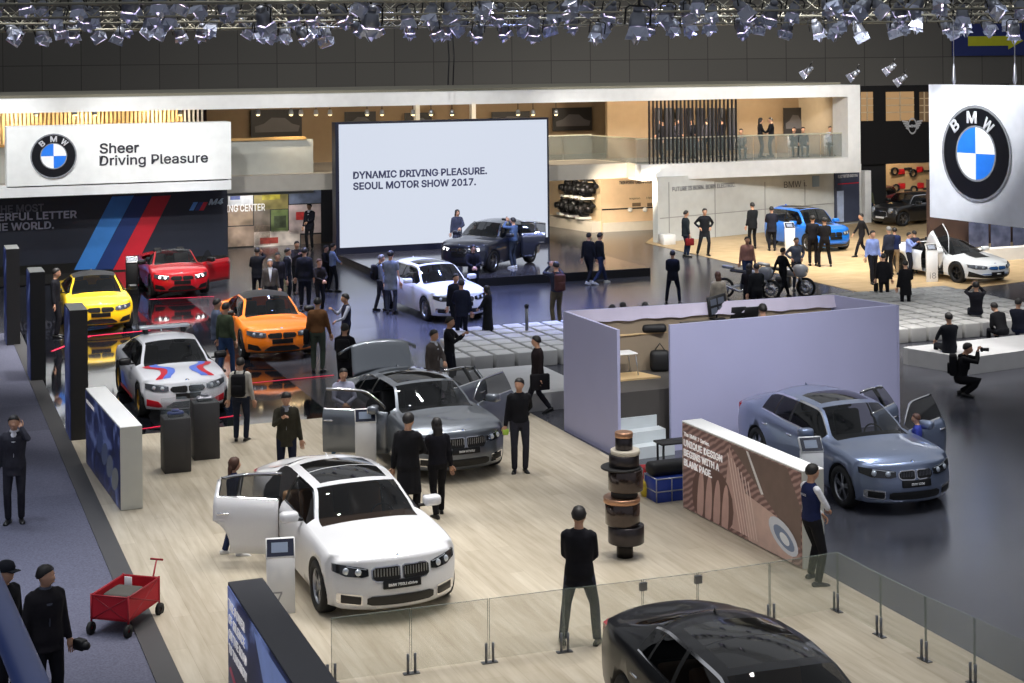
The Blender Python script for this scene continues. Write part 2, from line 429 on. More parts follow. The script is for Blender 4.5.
        if groups.get(10):
            hx,hz=rwb-.03,zdk
            t=mk('trunk_lid',sub(groups[10],tf=lambda v:v-Vector((hx,0,hz)),remap=lambda f:0),[P],root); t.location=(hx,0,hz); t.rotation_euler=(0,R(68),0)
            sl=t.modifiers.new('s','SOLIDIFY'); sl.thickness=.05; sl.offset=0
        op=S.get('open',{})
        for g,key,side,front in ((4,'FL',1,1),(5,'FR',-1,1),(6,'RL',1,0),(7,'RR',-1,0)):
            if not groups.get(g): continue
            hx=drf if front else bp; hy=side*(hwm-.03)
            hzz=S.get('hingez',0); tf=lambda v:v-Vector((hx,hy,hzz))
            opened=key in op
            vs,fs,ms,ss=sub(groups[g],tf=tf,flt=lambda f:f.material_index%4!=1)
            d=mk('door',(vs,fs,ms,ss),[P,GLS,kinds[2],BLK,SEATB],root)
            d.location=(hx,hy,hzz)
            w=mk('window',sub(groups[g],tf=tf,remap=lambda f:0,flt=lambda f:f.material_index%4==1),[GLS],d)
            if opened:
                b2=bmesh.new(); b2.from_mesh(d.data)
                b2.normal_update(); nb=len(b2.faces)
                geom=b2.faces[:]
                r=bmesh.ops.solidify(b2,geom=geom,thickness=.055)
                b2.normal_update()
                for f in b2.faces:
                    cen=f.calc_center_median()
                    if f.normal.y*side<-.3 and cen.z<zb(bp)-.02: f.material_index=4
                b2.to_mesh(d.data); b2.free()
                if isinstance(op[key],(int,float)): d.rotation_euler=(0,0,R(op[key])*(-side))
                else: d.rotation_euler=Euler([R(a) for a in op[key]],'XYZ')
            # handle
            back=(bp if front else (drr or bp))-hx
            h=MB(); h.rbox(back+.06,back+.24,-.0,.045,-hzz,.03-hzz,.01,1); 
            yy=side*(hw(bp)-.03)-hy
            ho=h.build('handle',P if S.get('chr',1)==0 else CHR,d,(0,yy if side>0 else yy-.045,.80*S.get('hz',1)))
            if front:
                m=MB(); m.rbox(-.09,.09,-.13,.13,-.075,.075,.05,2,0,Matrix.Rotation(R(0),4,'Z')); m.box(-.03,.03,-.2 if side>0 else .1,-.1 if side>0 else .2,-.07,-.04,1)
                m.rbox(-.098,-.08,-.11,.11,-.06,.06,.005,1,2)
                mo=m.build('mirror',[S.get('mirmat',P),BLK,CHR],d,(-.22+(drf-hx),side*(hwm+.11)-hy,zb(drf)+.09-hzz))
        bm.free()
    JOBS.append((o,[c],finish))
    # wheels
    rim=WHEEL[S.get('rim','rim')]
    for ax in (0,-wb):
        for sd in (1,-1):
            w=link('wheel',WHEEL['tyre'],root,(ax,sd*(hwm-.125),wr)); w.rotation_euler=(0,R(17*(ax==0)),0); w.scale=(cr,1,cr)
            w.rotation_euler=(0,random.uniform(0,1),0 if sd>0 else PI)
            link('rim',rim,w)
    # interior
    zf=.36; st=SEATM[S.get('seat','b')]
    it=MB(); it.box(rwb+.1 if rwb>-wb-.1 else -wb+.2,cowl-.3,-hwm+.17,hwm-.17,zf-.06,zf); it.rbox(cowl-.42,cowl+.0,-hwm+.2,hwm-.2,.6,zcw-.07,.05,2)
    it.rbox(rwt+.02 if not conv else rwb,rwt+.2 if not conv else rwb+.2,-hwm+.25,hwm-.25,zf,.95,.05,2); it.rbox(rwt+.1,rwt+.62,-hwm+.25,hwm-.25,zf,.58,.06,2)
    it.build('interior',mat('cabin_trim_'+S.get('seat','b'),(24,24,26) if S.get('seat','b')=='b' else (120,90,62),.6),root)
    for sd in (1,-1):
        link('seat',st,root,(cowl-1.12,sd*.37,zf+.06))
    w=link('steering_wheel',STEER,root,(cowl-.58,.37,.86)); w.rotation_euler=(0,R(-25),0)
    # front details
    def patch(nm,cols,m,off=.012,rear=False,sides=(1,-1),rows=3,n=10,parent=root,dp=.05):
        obs=[]
        for sd in sides:
            ysx=[c_[0] for c_ in cols]; a=min(ysx); b=max(ysx)
            lo=lambda y:np.interp(y,ysx,[c_[1] for c_ in cols]); hi=lambda y:np.interp(y,ysx,[c_[2] for c_ in cols])
            Y=sorted(set([a+(b-a)*i/n for i in range(n+1)]+ysx)); vs=[];fs=[]
            fn=rx if rear else fx; sg=-1 if rear else 1; NC=len(Y)
            for r in range(rows+1):
                for y in Y:
                    z=float(lerp(lo(y),hi(y),r/rows)); vs.append((fn(y*sd,z)+sg*off,y*sd,z))
            for r in range(rows):
                for k in range(NC-1): 
                    q=(r*NC+k,r*NC+k+1,(r+1)*NC+k+1,(r+1)*NC+k); fs.append(q if (sd>0)!=rear else q[::-1])
            ring=list(range(NC))+[r*NC+NC-1 for r in range(1,rows+1)]+[rows*NC+k for k in range(NC-2,-1,-1)]+[r*NC for r in range(rows-1,0,-1)]
            base=len(vs)
            for i in ring: vs.append((vs[i][0]-sg*dp,vs[i][1],vs[i][2]))
            for j in range(len(ring)):
                k=(j+1)%len(ring); q=(ring[j],ring[k],base+k,base+j); fs.append(q[::-1] if (sd>0)!=rear else q)
            s=MB(); s.add(vs,fs,0,False); obs.append(s.build(nm,m,parent))
        return obs
    sty=S.get('style','bmw'); z0=S.get('fz',0)
    hl=LAMPON if S.get('lit') else LAMP; HLM=mat('headlamp_body',(96,100,108),.15,.5,coat=1)
    if sty in('bmw','i'):
        kw=S.get('kw',.31); kz0,kz1=S.get('kz',(.50+z0,.665+z0))
        for sd in (1,-1):
            g=patch('grille',[(.012,kz0+.035,kz1-.02),(.05,kz0,kz1),(kw-.05,kz0+.01,kz1-.01),(kw,kz0+.05,kz1-.05)],CHR if S.get('kchr',1) else BLK,.012,sides=(sd,))[0]
            patch('grille_opening',[(.026,kz0+.045,kz1-.032),(.058,kz0+.015,kz1-.015),(kw-.055,kz0+.025,kz1-.022),(kw-.018,kz0+.055,kz1-.055)],BLK if sty=='bmw' else mat('i_blue',(40,90,150),.3),.02,sides=(sd,),parent=g,dp=.02)
            if sty=='bmw' and S.get('slats',1):
                s=MB()
                for k in range(9):
                    y=.045+(kw-.085)*k/8; x=fx(y,(kz0+kz1)/2)+.026
                    s.box(x-.01,x,sd*y-.004,sd*y+.004,kz0+.035,kz1-.03)
                s.build('slats',RIM if S.get('kchr',1) else BLK,g)
        hz=S.get('hlz',.0)
        for sd in (1,-1):
            h=patch('headlight',[(kw+.035,.56+z0+hz,.645+z0+hz),(kw+.12,.54+z0+hz,.665+z0+hz),(hwm-.24,.545+z0+hz,.685+z0+hz),(hwm-.10,.60+z0+hz,.695+z0+hz)],HLM if S.get('chr',1)==0 or S.get('lit') else LDARK,.014,sides=(sd,))[0]
            for k in (0,1):
                y=kw+.15+k*(hwm-.32-kw)*.62; z=.60+z0+hz+.008*k; x=fx(y,z)+.012
                s=MB(); s.lathe([(0,.018),(.032,.016),(.044,.006),(.05,-.02)],14,0,Matrix.Translation((x,sd*y,z))@Matrix.Rotation(PI/2,4,'Y')); s.build('lamp_ring',hl,h)
            patch('daylight_bar',[(kw+.06,.637+z0+hz,.648+z0+hz),(hwm-.26,.668+z0+hz,.678+z0+hz)],hl,.02,sides=(sd,),parent=h,dp=.01,rows=1)
        it_=S.get('intake','sedan')
        if it_=='sedan':
            patch('lower_intake',[(-.46,.285,.36),(-.40,.265,.385),(0,.26,.39),(.40,.265,.385),(.46,.285,.36)],BLK,.012,sides=(1,),n=20)
            for sd in (1,-1):
                c_=patch('fog_surround',[(.52,.27,.40),(.56,.262,.415),(hwm-.16,.28,.42),(hwm-.13,.30,.41)],CHR if S.get('chr',1) else P,.010,sides=(sd,))[0]
                patch('fog_intake',[(.54,.285,.385),(hwm-.18,.295,.40)],BLK,.02,sides=(sd,),parent=c_,dp=.02,rows=2)
        elif it_=='m':
            patch('lower_intake',[(-.44,.25,.29),(-.30,.245,.38),(0,.245,.39),(.30,.245,.38),(.44,.25,.29)],BLK,.012,sides=(1,),n=20)
            patch('side_intake',[(.52,.27,.30),(.60,.26,.39),(hwm-.12,.29,.43)],S.get('sim',BLK),.012)
            patch('front_splitter',[(-hwm+.14,zu+.0,zu+.025),(0,zu,zu+.025),(hwm-.14,zu,zu+.025)],BLK,.03,sides=(1,),n=20)
        elif it_=='i':
            patch('lower_intake',[(-hwm+.10,.26,.44),(-.5,.22,.30),(0,.20,.32),(.5,.22,.30),(hwm-.10,.26,.44)],BLK,.012,sides=(1,),n=24)
            patch('blue_accent',[(-.55,.33,.35),(0,.34,.36),(.55,.33,.35)],mat('i_blue',(40,90,150),.3),.016,sides=(1,),n=20,rows=1)
        pz=S.get('pz',.445+z0)
        pl=patch('plate',[(-.26,pz-.055,pz+.055),(.26,pz-.055,pz+.055)],PLATE,.03,sides=(1,),n=6)[0]
        if S.get('ptext'): text(S['ptext'],.065,mat('plate_letters',(225,225,225),.5,emit=0),pl,face_T(Vector((fx(0,pz)+.034,0,pz-.02)),(0,1,0)),bold=.002,align='CENTER',depth=.001)
        zz=zc(xf-.07); tt=face_T(Vector((warp(xf-.05,0,zc(xf-.05),1)[0]+.01,0,zc(xf-.03)-.005)),(0,1,0),Vector((-.8,0,.6)))
        roundel(root,tt,.045)
    else: # mini
        for sd in (1,-1):
            y=.52; z=.68; x=fx(y,z)-.02
            s=MB(); T=Matrix.Translation((x,sd*y,z))@Matrix.Rotation(PI/2,4,'Y')@Matrix.Rotation(0,4,'Z')
            s.lathe([(.125,-.08),(.125,.05),(.105,.07)],20,1,T); s.lathe([(.105,.065),(.05,.085),(0,.09)],20,0,T); s.build('headlight',[LAMP,CHR],root)
        patch('grille',[(-.40,.44,.60),(-.33,.40,.66),(.33,.40,.66),(.40,.44,.60)],CHR,.012,sides=(1,),n=14)
        patch('grille_opening',[(-.37,.45,.59),(-.31,.42,.64),(.31,.42,.64),(.37,.45,.59)],BLK,.02,sides=(1,),n=14,dp=.02)
        patch('plate',[(-.24,.34,.42),(.24,.34,.42)],WHT,.03,sides=(1,),n=6)
    # rear
    for sd in (1,-1):
        patch('tail_light',[(.48,ztl-.24,ztl-.12),(hwm-.2,ztl-.26,ztl-.10),(hwm-.12,ztl-.25,ztl-.12)],TAIL,.02,rear=True,sides=(sd,),dp=.15)
    patch('rear_diffuser',[(-.6,zu,.36),(.6,zu,.36)],BLK,.012,rear=True,sides=(1,))
    if not conv and sty=='bmw':
        s=MB(); s.add([(0,-.012,0),(0,.012,0),(-.14,.006,0),(-.14,-.006,0),(-.12,0,.055)],[(0,2,4),(0,4,1),(1,4,3),(0,1,3,2),(2,3,4)],0); s.build('roof_antenna',P,root,(rwt+.12,0,H-.05))
    return root
SEDAN7=dict(L=5.15,W=1.90,H=1.445,wb=3.14,fo=.88,cowl=-.54,wst=-1.25,pk=-1.85,rwt=-2.80,rwb=-3.50,bp=-1.98,drf=-.72,drr=-2.98,zn=.86,zh=.99,zcw=1.06,zdk=1.13,ztl=1.09,zbelt=1.0,fz=.09,roofw=.63,sunroof=[(-1.90,-1.38),(-2.50,-1.93)],kw=.40,kz=(.56,.77),wr=1.03)
SEDAN5=dict(L=4.94,W=1.87,H=1.47,wb=2.97,fo=.85,cowl=-.50,wst=-1.24,pk=-1.9,rwt=-2.80,rwb=-3.42,bp=-1.90,drf=-.70,drr=-2.82,zn=.83,zh=.97,zcw=1.04,zdk=1.12,ztl=1.08,zbelt=.985,fz=.07,sunroof=[(-2.05,-1.42)],slats=1,kchr=1,roofw=.61)
COUPE=dict(L=4.67,W=1.87,H=1.385,wb=2.81,fo=.80,cowl=-.50,wst=-1.24,pk=-1.75,rwt=-2.35,rwb=-3.15,bp=-2.02,drf=-.68,zn=.79,zh=.93,zcw=.99,zdk=1.05,ztl=1.04,zbelt=.94,blackroof=1,chr=0,kchr=0,intake='m',glass=(-2.62,-.72),rim='rimd',mirmat=BLK,fz=.05,kw=.36,kz=(.565,.70))
# =================== PEOPLE
SKIN=mat('skin',(196,150,122),.55,noise=(20,.05)); HAIRB=mat('hair_black',(24,20,19),.55); HAIRG=mat('hair_grey',(120,118,116),.6); HAIRBR=mat('hair_brown',(70,42,28),.6)
EYE=mat('eye_dark',(20,16,16),.3); LIP=mat('lips',(150,84,76),.5)
LEATH=mat('shoe_black',(14,14,15),.35); SNEAK=mat('sneaker_white',(220,220,218),.6)
def ik(a,b,l1,l2,pole):
    a=Vector(a); b=Vector(b); d=b-a; L=d.length
    if L>(l1+l2)*.995: b=a+d*((l1+l2)*.995/L); d=b-a; L=d.length
    d.normalize(); c=(l1*l1+L*L-l2*l2)/(2*L); h=math.sqrt(max(0,l1*l1-c*c))
    p=Vector(pole); p=p-d*p.dot(d)
    if p.length<1e-4: p=d.orthogonal()
    p.normalize(); return a+d*c+p*h,b
HANDP={'down':((.27,.03,.80),(0,-1,0)),'relax':((.29,.10,.84),(.3,-1,0)),'ear':((.12,.10,1.55),(.55,.25,-1)),'phone':((.06,.33,1.34),(.7,-.2,-1)),
 'cam':((.07,.24,1.60),(.9,-.1,-1)),'front':((.03,.27,1.06),(1,-.5,0)),'clasp':((.04,.22,.97),(1,-.5,0)),'hip':((.19,.03,1.05),(1,-.9,0)),'pocket':((.20,.10,.92),(.8,-1,0)),
 'back':((.05,-.20,.98),(1,-.6,0)),'out':((.32,.36,1.12),(.5,-1,-.3)),'swingf':((.24,.25,.92),(.2,-1,0)),'swingb':((.26,-.2,.86),(.2,-1,0)),'wheel':((.2,.42,1.15),(.6,-.2,-1)),'up':((.10,.36,1.50),(.9,-.1,-1)),'knee':((.14,.42,.72),(.8,-.3,-.3)),'cross':((-.12,.22,1.18),(1,0,-.5))}
def head_mesh(mb,T,sk=0):
    n,m=14,11; vs=[]
    def pt(u,v): # u azimuth (0 = +y front), v elevation
        cv=max(0,math.cos(v))**.82; x=math.sin(u)*cv; y=math.cos(u)*cv; z=math.sin(v)
        w=.082; dd=.099; hh=.118
        if z<0: w*=(1-.32*z*z-.05); dd*=(1-.10*z*z)
        p=Vector((x*w,y*dd,z*hh))
        if z<-.1 and y<0: p.y*=1-.35*min(1,-z)     # nape
        f=max(0,math.cos(u))**8
        p.y+=.022*f*math.exp(-((z+.12)/.16)**2)     # nose
        p.y+=.008*max(0,math.cos(u))**4*math.exp(-((z+.72)/.18)**2) # chin
        p.y-=.010*(max(0,math.cos(u-.42))**10+max(0,math.cos(u+.42))**10)*math.exp(-((z-.10)/.13)**2) # eye sockets
        return p
    vs=[pt(0,-PI/2)]
    for i in range(1,m):
        for k in range(n): vs.append(pt(2*PI*k/n,-PI/2+PI*i/m))
    vs.append(pt(0,PI/2)); fs=[]
    L=len(vs)-1
    for k in range(n):
        l=(k+1)%n; fs.append((0,1+k,1+l)); fs.append((L,1+(m-2)*n+l,1+(m-2)*n+k))
        for i in range(m-2): fs.append((1+i*n+k,1+(i+1)*n+k,1+(i+1)*n+l,1+i*n+l))
    mb.add(vs,fs,sk,True,T)
    for s in (-1,1): mb.ball((s*.078,-.005,-.005),(.012,.02,.03),6,5,sk,T)
def face_bits(mb,T):
    for s in (-1,1):
        mb.ball((s*.031,.082,.012),(.014,.008,.007),6,4,1,T); mb.ball((s*.032,.087,.034),(.019,.006,.004),6,4,1,T)
    mb.ball((0,.096,-.055),(.024,.007,.007),8,4,2,T)
def hand(mb,w,d,side,curl,k):
    # w wrist, d pointing direction, side +1 right
    d=d.normalized(); a=Vector((side,0,0)); a=a-d*a.dot(d)
    if a.length<.2: a=Vector((0,-1,0)); a=a-d*a.dot(d)
    a.normalize(); n=d.cross(a)*side      # palm normal
    if n.y>0 and abs(d.z)>.5: pass
    p=lambda x,y,z: w+d*(y*k)+a*(x*k)+n*(z*k)
    mb.tube([p(0,-.02,0),p(0,.02,0),p(0,.06,.0),p(0,.092,0)],[(.021*k,.025*k),(.017*k,.034*k),(.016*k,.041*k),(.012*k,.038*k)],8,0,up=tuple(n))
    for i,(x,l) in enumerate(((-.030,.062),(-.010,.075),(.011,.080),(.031,.070))):
        pts=[p(x,.085,0)]; ang=0
        for seg in (.45,.32,.23):
            ang+=curl; q=pts[-1]; pts.append(q+(d*math.cos(ang)+n*math.sin(ang))*l*k*seg*1.15)
        mb.tube(pts,[.0095*k,.009*k,.008*k,.006*k],5,0)
    mb.tube([p(.025,.015,.0),p(.052,.045,.012),p(.058,.075,.03),p(.054,.098,.045)],[.013*k,.012*k,.010*k,.008*k],5,0)
def person(label,loc,face,h=1.75,pose='stand',hands=('down','down'),top=(25,26,30),legs=(22,23,28),shirt=None,hair='b',long=0,coat=.0,shoes=None,sleeve=None,fat=1.0,head=(0,0),lean=0,fine=False,skirt=False,open_=False,cap=False,zoff=0,cat='person',group=None,vest=None,hips=None):
    """face: degrees, 0 looks toward the camera, 90 to the picture's right, 180 away"""
    k=h/1.75
    root=empty('person',loc,R(180+face),label,cat,group)
    pz=.93; ft={'stand':((.10,.02),(-.10,.0)),'wide':((.21,.02),(-.21,.0)),'apart':((.26,-.08),(-.10,.05)),'stride':((.09,-.30),(-.08,.30)),'step':((.10,.12),(-.08,-.16)),'sit':((.12,.48),(-.10,.46)),'crouch':((.14,.12),(-.12,.02)),'lotus':((.12,.5),(-.2,.4))}[pose]
    py=0
    if pose=='sit': pz=.50
    if pose=='lotus': pz=.50
    if pose=='crouch': pz=.36; py=-.12
    if pose=='wide' or pose=='apart': pz=.90
    if pose=='stride': pz=.89
    la=R(lean)
    hipc=Vector((0,py,pz))
    def up(x,y,z): # upper-body point relative to standing pelvis at .93, leaned about pelvis
        z-=.93; return hipc+Vector((x,y*math.cos(la)+z*math.sin(la),-y*math.sin(la)+z*math.cos(la)))
    hipj=[hipc+Vector((s*.09,0,-.01)) for s in (1,-1)]
    heel={'stride':(.05,.0)}.get(pose,(0,0))
    ank=[Vector((ft[i][0],ft[i][1]+py*(pose=='crouch'),.085+(.03 if (pose=='stride' and i==0) else 0))) for i in (0,1)]
    pole=Vector((0,1,.2)) if pose not in('sit','lotus','crouch') else Vector((0,.6,1))
    kn=[];an=[]
    for i in (0,1):
        a_,b_=ik(hipj[i],ank[i],.43,.42,pole+Vector((.15*(1-2*i),0,0))); kn.append(a_); an.append(b_)
    sh=[up(s*.168,-.01,1.395) for s in (1,-1)]
    el=[];wr=[]
    for i,s in enumerate((1,-1)):
        (hx,hy,hz),(px_,py_,pz_)=HANDP[hands[i]]
        tgt=up(s*hx,hy,hz); 
        if hands[i] in('knee',): tgt=kn[i]+Vector((0,.02,.08))
        e,w=ik(sh[i],tgt,.285,.255,Vector((s*px_,py_,pz_))); el.append(e); wr.append(w)
    hy_,hp=R(head[0]),R(head[1])
    HT=Matrix.Translation(up(0,.028,1.612))@Matrix.Rotation(-la*.5,4,'X')@Matrix.Rotation(hy_,4,'Z')@Matrix.Rotation(-hp,4,'X')
    S3=Matrix.Diagonal((k,k,k,1))
    f=fat
    def torso(mb,z0,g,neck=True,z1=1.45):
        rg=[(.86,.150,.105),(.93,.165,.115),(1.0,.158,.108),(1.08,.145,.100),(1.18,.155,.105),(1.28,.172,.112),(1.35,.178,.105),(1.40,.158,.088),(1.44,.112,.068),(1.475,.060,.056)]
        pts=[];rs=[]
        if z0<.86: pts.append(up(0,.0,z0)); rs.append(((.118+.08*(.86-z0))*f+g+.0,(.152+.10*(.86-z0))*f+g))
        for z,a,b in rg:
            if z>=z0-.01: pts.append(up(0,0 if z<1.4 else -.01,z)); rs.append((b*f+g,a*(f*.5+.5)+g))
        mb.tube(pts,rs,14,0,up=(0,1,0))
    def arms(mb,g,full=True,el_only=False):
        for i in (0,1):
            if el_only: m_=sh[i].lerp(el[i],.7); mb.tube([sh[i]+Vector((-.03*(1-2*i),0,.0)),sh[i],m_],[.055+g,.056+g,.048+g],10)
            else:
                w=wr[i]; mb.tube([sh[i]+Vector((-.05*(1-2*i),0,.022)),sh[i],sh[i].lerp(el[i],.5),el[i],el[i].lerp(w,.4),w],[.050+g,.050+g,.046+g,.040+g,.038+g,.027+g*1.3],10)
    def legsm(mb,g,end=1.0,crotch=True):
        mb.tube([hipc+Vector((0,0,.10)),hipc+Vector((0,0,.02)),hipc+Vector((0,0,-.08))],[(.10*f+g,.15*f+g),(.112*f+g,.165*f+g),(.09*f+g,.13*f+g)],12,0,up=(0,1,0))
        for i in (0,1):
            a_=kn[i].lerp(an[i],end); mb.tube([hipj[i]+Vector((0,0,.02)),hipj[i].lerp(kn[i],.4),kn[i],kn[i].lerp(a_,.35),a_],[.088*f+g,.076*f+g,.054*f+g,.054*f+g,.040+g*1.4],10,0)
    def remesh(mb,nm,mats,parent,extra=None,vox=.02,lbl=None):
        me=mb.mesh('r',mats); o=bpy.data.objects.new('r',me); COL.objects.link(o)
        m=o.modifiers.new('r','REMESH'); m.mode='VOXEL'; m.voxel_size=vox; m.use_smooth_shade=True
        m=o.modifiers.new('s','SMOOTH'); m.factor=.5; m.iterations=2
        def cb(me):
            if extra:
                q=MB(); q.v=[v.co.copy() for v in me.vertices]; q.f=[list(p.vertices) for p in me.polygons]; q.m=[0]*len(q.f); q.s=[True]*len(q.f)
                extra(q); me=q.mesh(nm,mats)
            me.materials.clear()
            for a in mats: me.materials.append(a)
            me.transform(Matrix.Translation((0,0,zoff))@S3); me.name=nm
            q=link(nm,me,parent)
            if lbl: q['label']=lbl
        JOBS.append((o,[],cb))
    vx=.016 if fine else .026
    b=MB(); torso(b,.86,-.012); arms(b,-.010); legsm(b,-.012)
    b.tube([up(0,-.01,1.44),up(0,.0,1.50),up(0,.02,1.58)],[.060,.056,.054],10); 
    bh=MB(); head_mesh(b,HT)
    def extra(q):
        face_bits(q,HT)
        for i,s in enumerate((1,-1)):
            d=wr[i]-el[i]; cu=.25 if hands[i] in('down','relax','swingf','swingb','back') else .6
            hand(q,wr[i],d,s,cu,1)
    remesh(b,'body',[SKIN,EYE,LIP],root,extra,vx*.85)
    tm=cloth(top); lm=cloth(legs)
    j=MB(); torso(j,.90-coat-.06 if coat else .93,.013+.011*(coat>0))
    if vest: 
        remesh(j,'vest',[tm],root,vox=vx); j2=MB(); arms(j2,.004); 
        for q in (0,): j2.tube([up(0,-.01,1.2),up(0,-.01,1.40)],[(.09,.15),(.07,.13)],10,up=(0,1,0))
        remesh(j2,'shirt',[cloth(vest)],root,vox=vx)
    else:
        arms(j,.010,el_only=(sleeve=='short')); remesh(j,'dress' if skirt else ('jacket' if (shirt or coat) else 'top'),[tm],root,vox=vx)
    l=MB(); legsm(l,.010); remesh(l,'trousers',[lm],root,vox=vx)
    if shirt:
        s=MB(); s.tube([up(0,.112*f,1.08),up(0,.112*f,1.22),up(0,.116*f,1.33),up(0,.075,1.43),up(0,.05,1.47)],[(.012,.012),(.016,.03),(.016,.045),(.02,.05),(.02,.045)],10,0,up=(0,1,0),T=Matrix.Translation((0,0,zoff))@S3)
        s.tube([up(0,.005,1.455),up(0,.008,1.50)],[(.070,.076),(.062,.066)],12,0,up=(0,1,0),T=Matrix.Translation((0,0,zoff))@S3)
        s.build('shirt',cloth(shirt),root)
    # shoes
    sm=SNEAK if shoes=='w' else (LEATH if not shoes else cloth(shoes))
    for i in (0,1):
        a_=an[i]; s=MB(); T=Matrix.Translation((0,0,zoff))@S3@Matrix.Translation((a_.x,a_.y,a_.z-.085))@Matrix.Rotation(R(-12*(1-2*i)),4,'Z')
        if pose=='stride' and i==0: T=T@Matrix.Rotation(R(-18),4,'X')
        s.tube([(0,-.085,.04),(0,-.06,.048),(0,.0,.05),(0,.08,.038),(0,.15,.028),(0,.18,.022)],[(.036,.03),(.046,.036),(.048,.038),(.036,.044),(.026,.042),(.014,.024)],10,0,T,up=(0,0,1))
        s.box(-.038,.038,-.09,.16,0,.018,0,T); s.build('shoe',sm,root)
    # hair
    if hair:
        hm={'b':HAIRB,'g':HAIRG,'br':HAIRBR}[hair] if isinstance(hair,str) else cloth(hair)
        q=MB(); T=Matrix.Translation((0,0,zoff))@S3@HT; n=16; vs=[];fs=[]; m=7
        for i in range(m+1):
            for c in range(n):
                u=2*PI*c/n; fr_=max(0,math.cos(u)); au=abs((u+PI)%(2*PI)-PI); lo=float(np.interp(au,[0,.7,1.15,1.5,1.8,PI],[.60,.50,.32,.06,-.14,-.34])) if not long else float(np.interp(au,[0,.6,1.0,1.4,PI],[.66,.4,-.35,-.75,-.8]))
                v=lerp(lo,PI/2,i/m); r=(1.10+.05*math.sin(c*2.3+i*1.7+k*40)*(i<m) if i else 1.03)
                if long and i==0 and fr_<.1: r=1.25
                cv=max(0,math.cos(v))**.8; vs.append((math.sin(u)*cv*.086*r,math.cos(u)*cv*.101*r-.006,math.sin(v)*.114*(r-.05)+.008))
        for i in range(m):
            for c in range(n): fs.append((i*n+c,(i+1)*n+c,(i+1)*n+(c+1)%n,i*n+(c+1)%n))
        q.add(vs,fs,0,True,T)
        if long: q.tube([(0,-.05,.03),(0,-.075,-.08),(0,-.085,-.2),(0,-.09,-.2-long)],[(.05,.075),(.05,.088),(.035,.085),(.012,.05)],10,0,T,up=(0,1,0))
        q.build('hair',hm,root)
    if cap:
        q=MB(); T=Matrix.Translation((0,0,zoff))@S3@HT; q.lathe([(.102,.03),(.106,.06),(.09,.11),(.05,.135),(0,.142)],16,0,T); q.box(-.06,.06,.07,.17,.03,.042,0,T); q.build('cap',cloth(cap),root)
    root['_x']=0; del root['_x']
    M4=Matrix.Translation((0,0,zoff))@S3
    W=root.matrix_basis.copy(); W=Matrix.Translation(loc)@Matrix.Rotation(R(180+face),4,'Z')@M4
    return dict(root=root,W=W,wr=wr,sh=sh,up=up,an=an,hip=hipc,HT=HT)
def backpack(p,label,c=(20,20,24),k=1):
    b=MB(); up=p['up']; T=p['W']@Matrix.Translation(up(0,-.20,1.20))
    b.rbox(-.145*k,.145*k,-.085,.085,-.23*k,.23*k,.05,2,0,T); b.rbox(-.11,.11,-.125,-.07,-.19,.03,.03,2,0,T)
    o=b.build('backpack',cloth(c)); 
    for s in (1,-1):
        q=MB(); q.tube([up(s*.09,-.14,1.40),up(s*.10,-.02,1.485),up(s*.11,.105,1.40),up(s*.125,.13,1.22),up(s*.14,.02,1.04),up(s*.11,-.14,1.0)],[(.008,.02)]*6,6,0,p['W']); q.build('strap',cloth(c),o)
    return tag(o,label,'backpack')
def bag(p,label,c=(24,22,22),i=1,sz=(.34,.12,.26),drop=.32,cat='bag'):
    w=p['wr'][i]; b=MB(); T=p['W']@Matrix.Translation(w+Vector((0,0,-.09)))
    b.rbox(-sz[1]/2,sz[1]/2,-sz[0]/2,sz[0]/2,-drop-.0,-drop+sz[2],.025,2,0,T)
    q=MB(); q.tube([(0,-.08,-drop+sz[2]-.01),(0,-.06,.0),(0,.06,.0),(0,.08,-drop+sz[2]-.01)],.009,6,0,T)
    o=b.build('handbag',cloth(c)); q.build('strap',cloth(c),o); return tag(o,label,cat)
def phone(p,label,kind='phone'):
    w=(p['wr'][0]+p['wr'][1])/2 if kind!='ear' else p['wr'][0]; b=MB()
    d=(p['wr'][0]-p['up'](.2,0,1.2)).normalized()
    if kind=='camera':
        T=p['W']@Matrix.Translation(w+Vector((0,.08,.05))); b.rbox(-.07,.07,-.03,.03,-.045,.045,.015,1,0,T); b.lathe([(.035,.03),(.04,.12),(.04,.15),(.0,.15)],12,0,T@Matrix.Rotation(-PI/2,4,'X'))
        o=b.build('camera',BLK); return tag(o,label,'camera')
    T=p['W']@Matrix.Translation(w+Vector((0,.09,.04) if kind!='ear' else (0,0,.1))); b.rbox(-.036,.036,-.005,.005,-.075,.075,.004,1,0,T)
    o=b.build('mobile_phone',BLK); return tag(o,label,'phone')
# =================== PLACE
def nodemat(name,rough=.5,spec=.5,coat=0):
    m=bpy.data.materials.new(name); m.use_nodes=True; b=m.node_tree.nodes['Principled BSDF']; b.inputs['Roughness'].default_value=rough; b.inputs['Specular IOR Level'].default_value=spec; b.inputs['Coat Weight'].default_value=coat
    return m,m.node_tree,b
def ramp(nt,fac,stops):
    r=nt.nodes.new('ShaderNodeValToRGB'); e=r.color_ramp.elements
    while len(e)<len(stops): e.new(.5)
    for i,(p,c) in enumerate(stops): e[i].position=p; e[i].color=rgb(c)
    nt.links.new(fac,r.inputs['Fac']); return r.outputs['Color']
def coords(nt,rot=0,scale=(1,1,1)):
    tc=nt.nodes.new('ShaderNodeTexCoord'); mp=nt.nodes.new('ShaderNodeMapping'); mp.inputs['Rotation'].default_value=(0,0,rot)
    nt.links.new(tc.outputs['Object'],mp.inputs['Vector']); m2=nt.nodes.new('ShaderNodeMapping'); m2.inputs['Scale'].default_value=scale; nt.links.new(mp.outputs['Vector'],m2.inputs['Vector']); return m2.outputs['Vector']
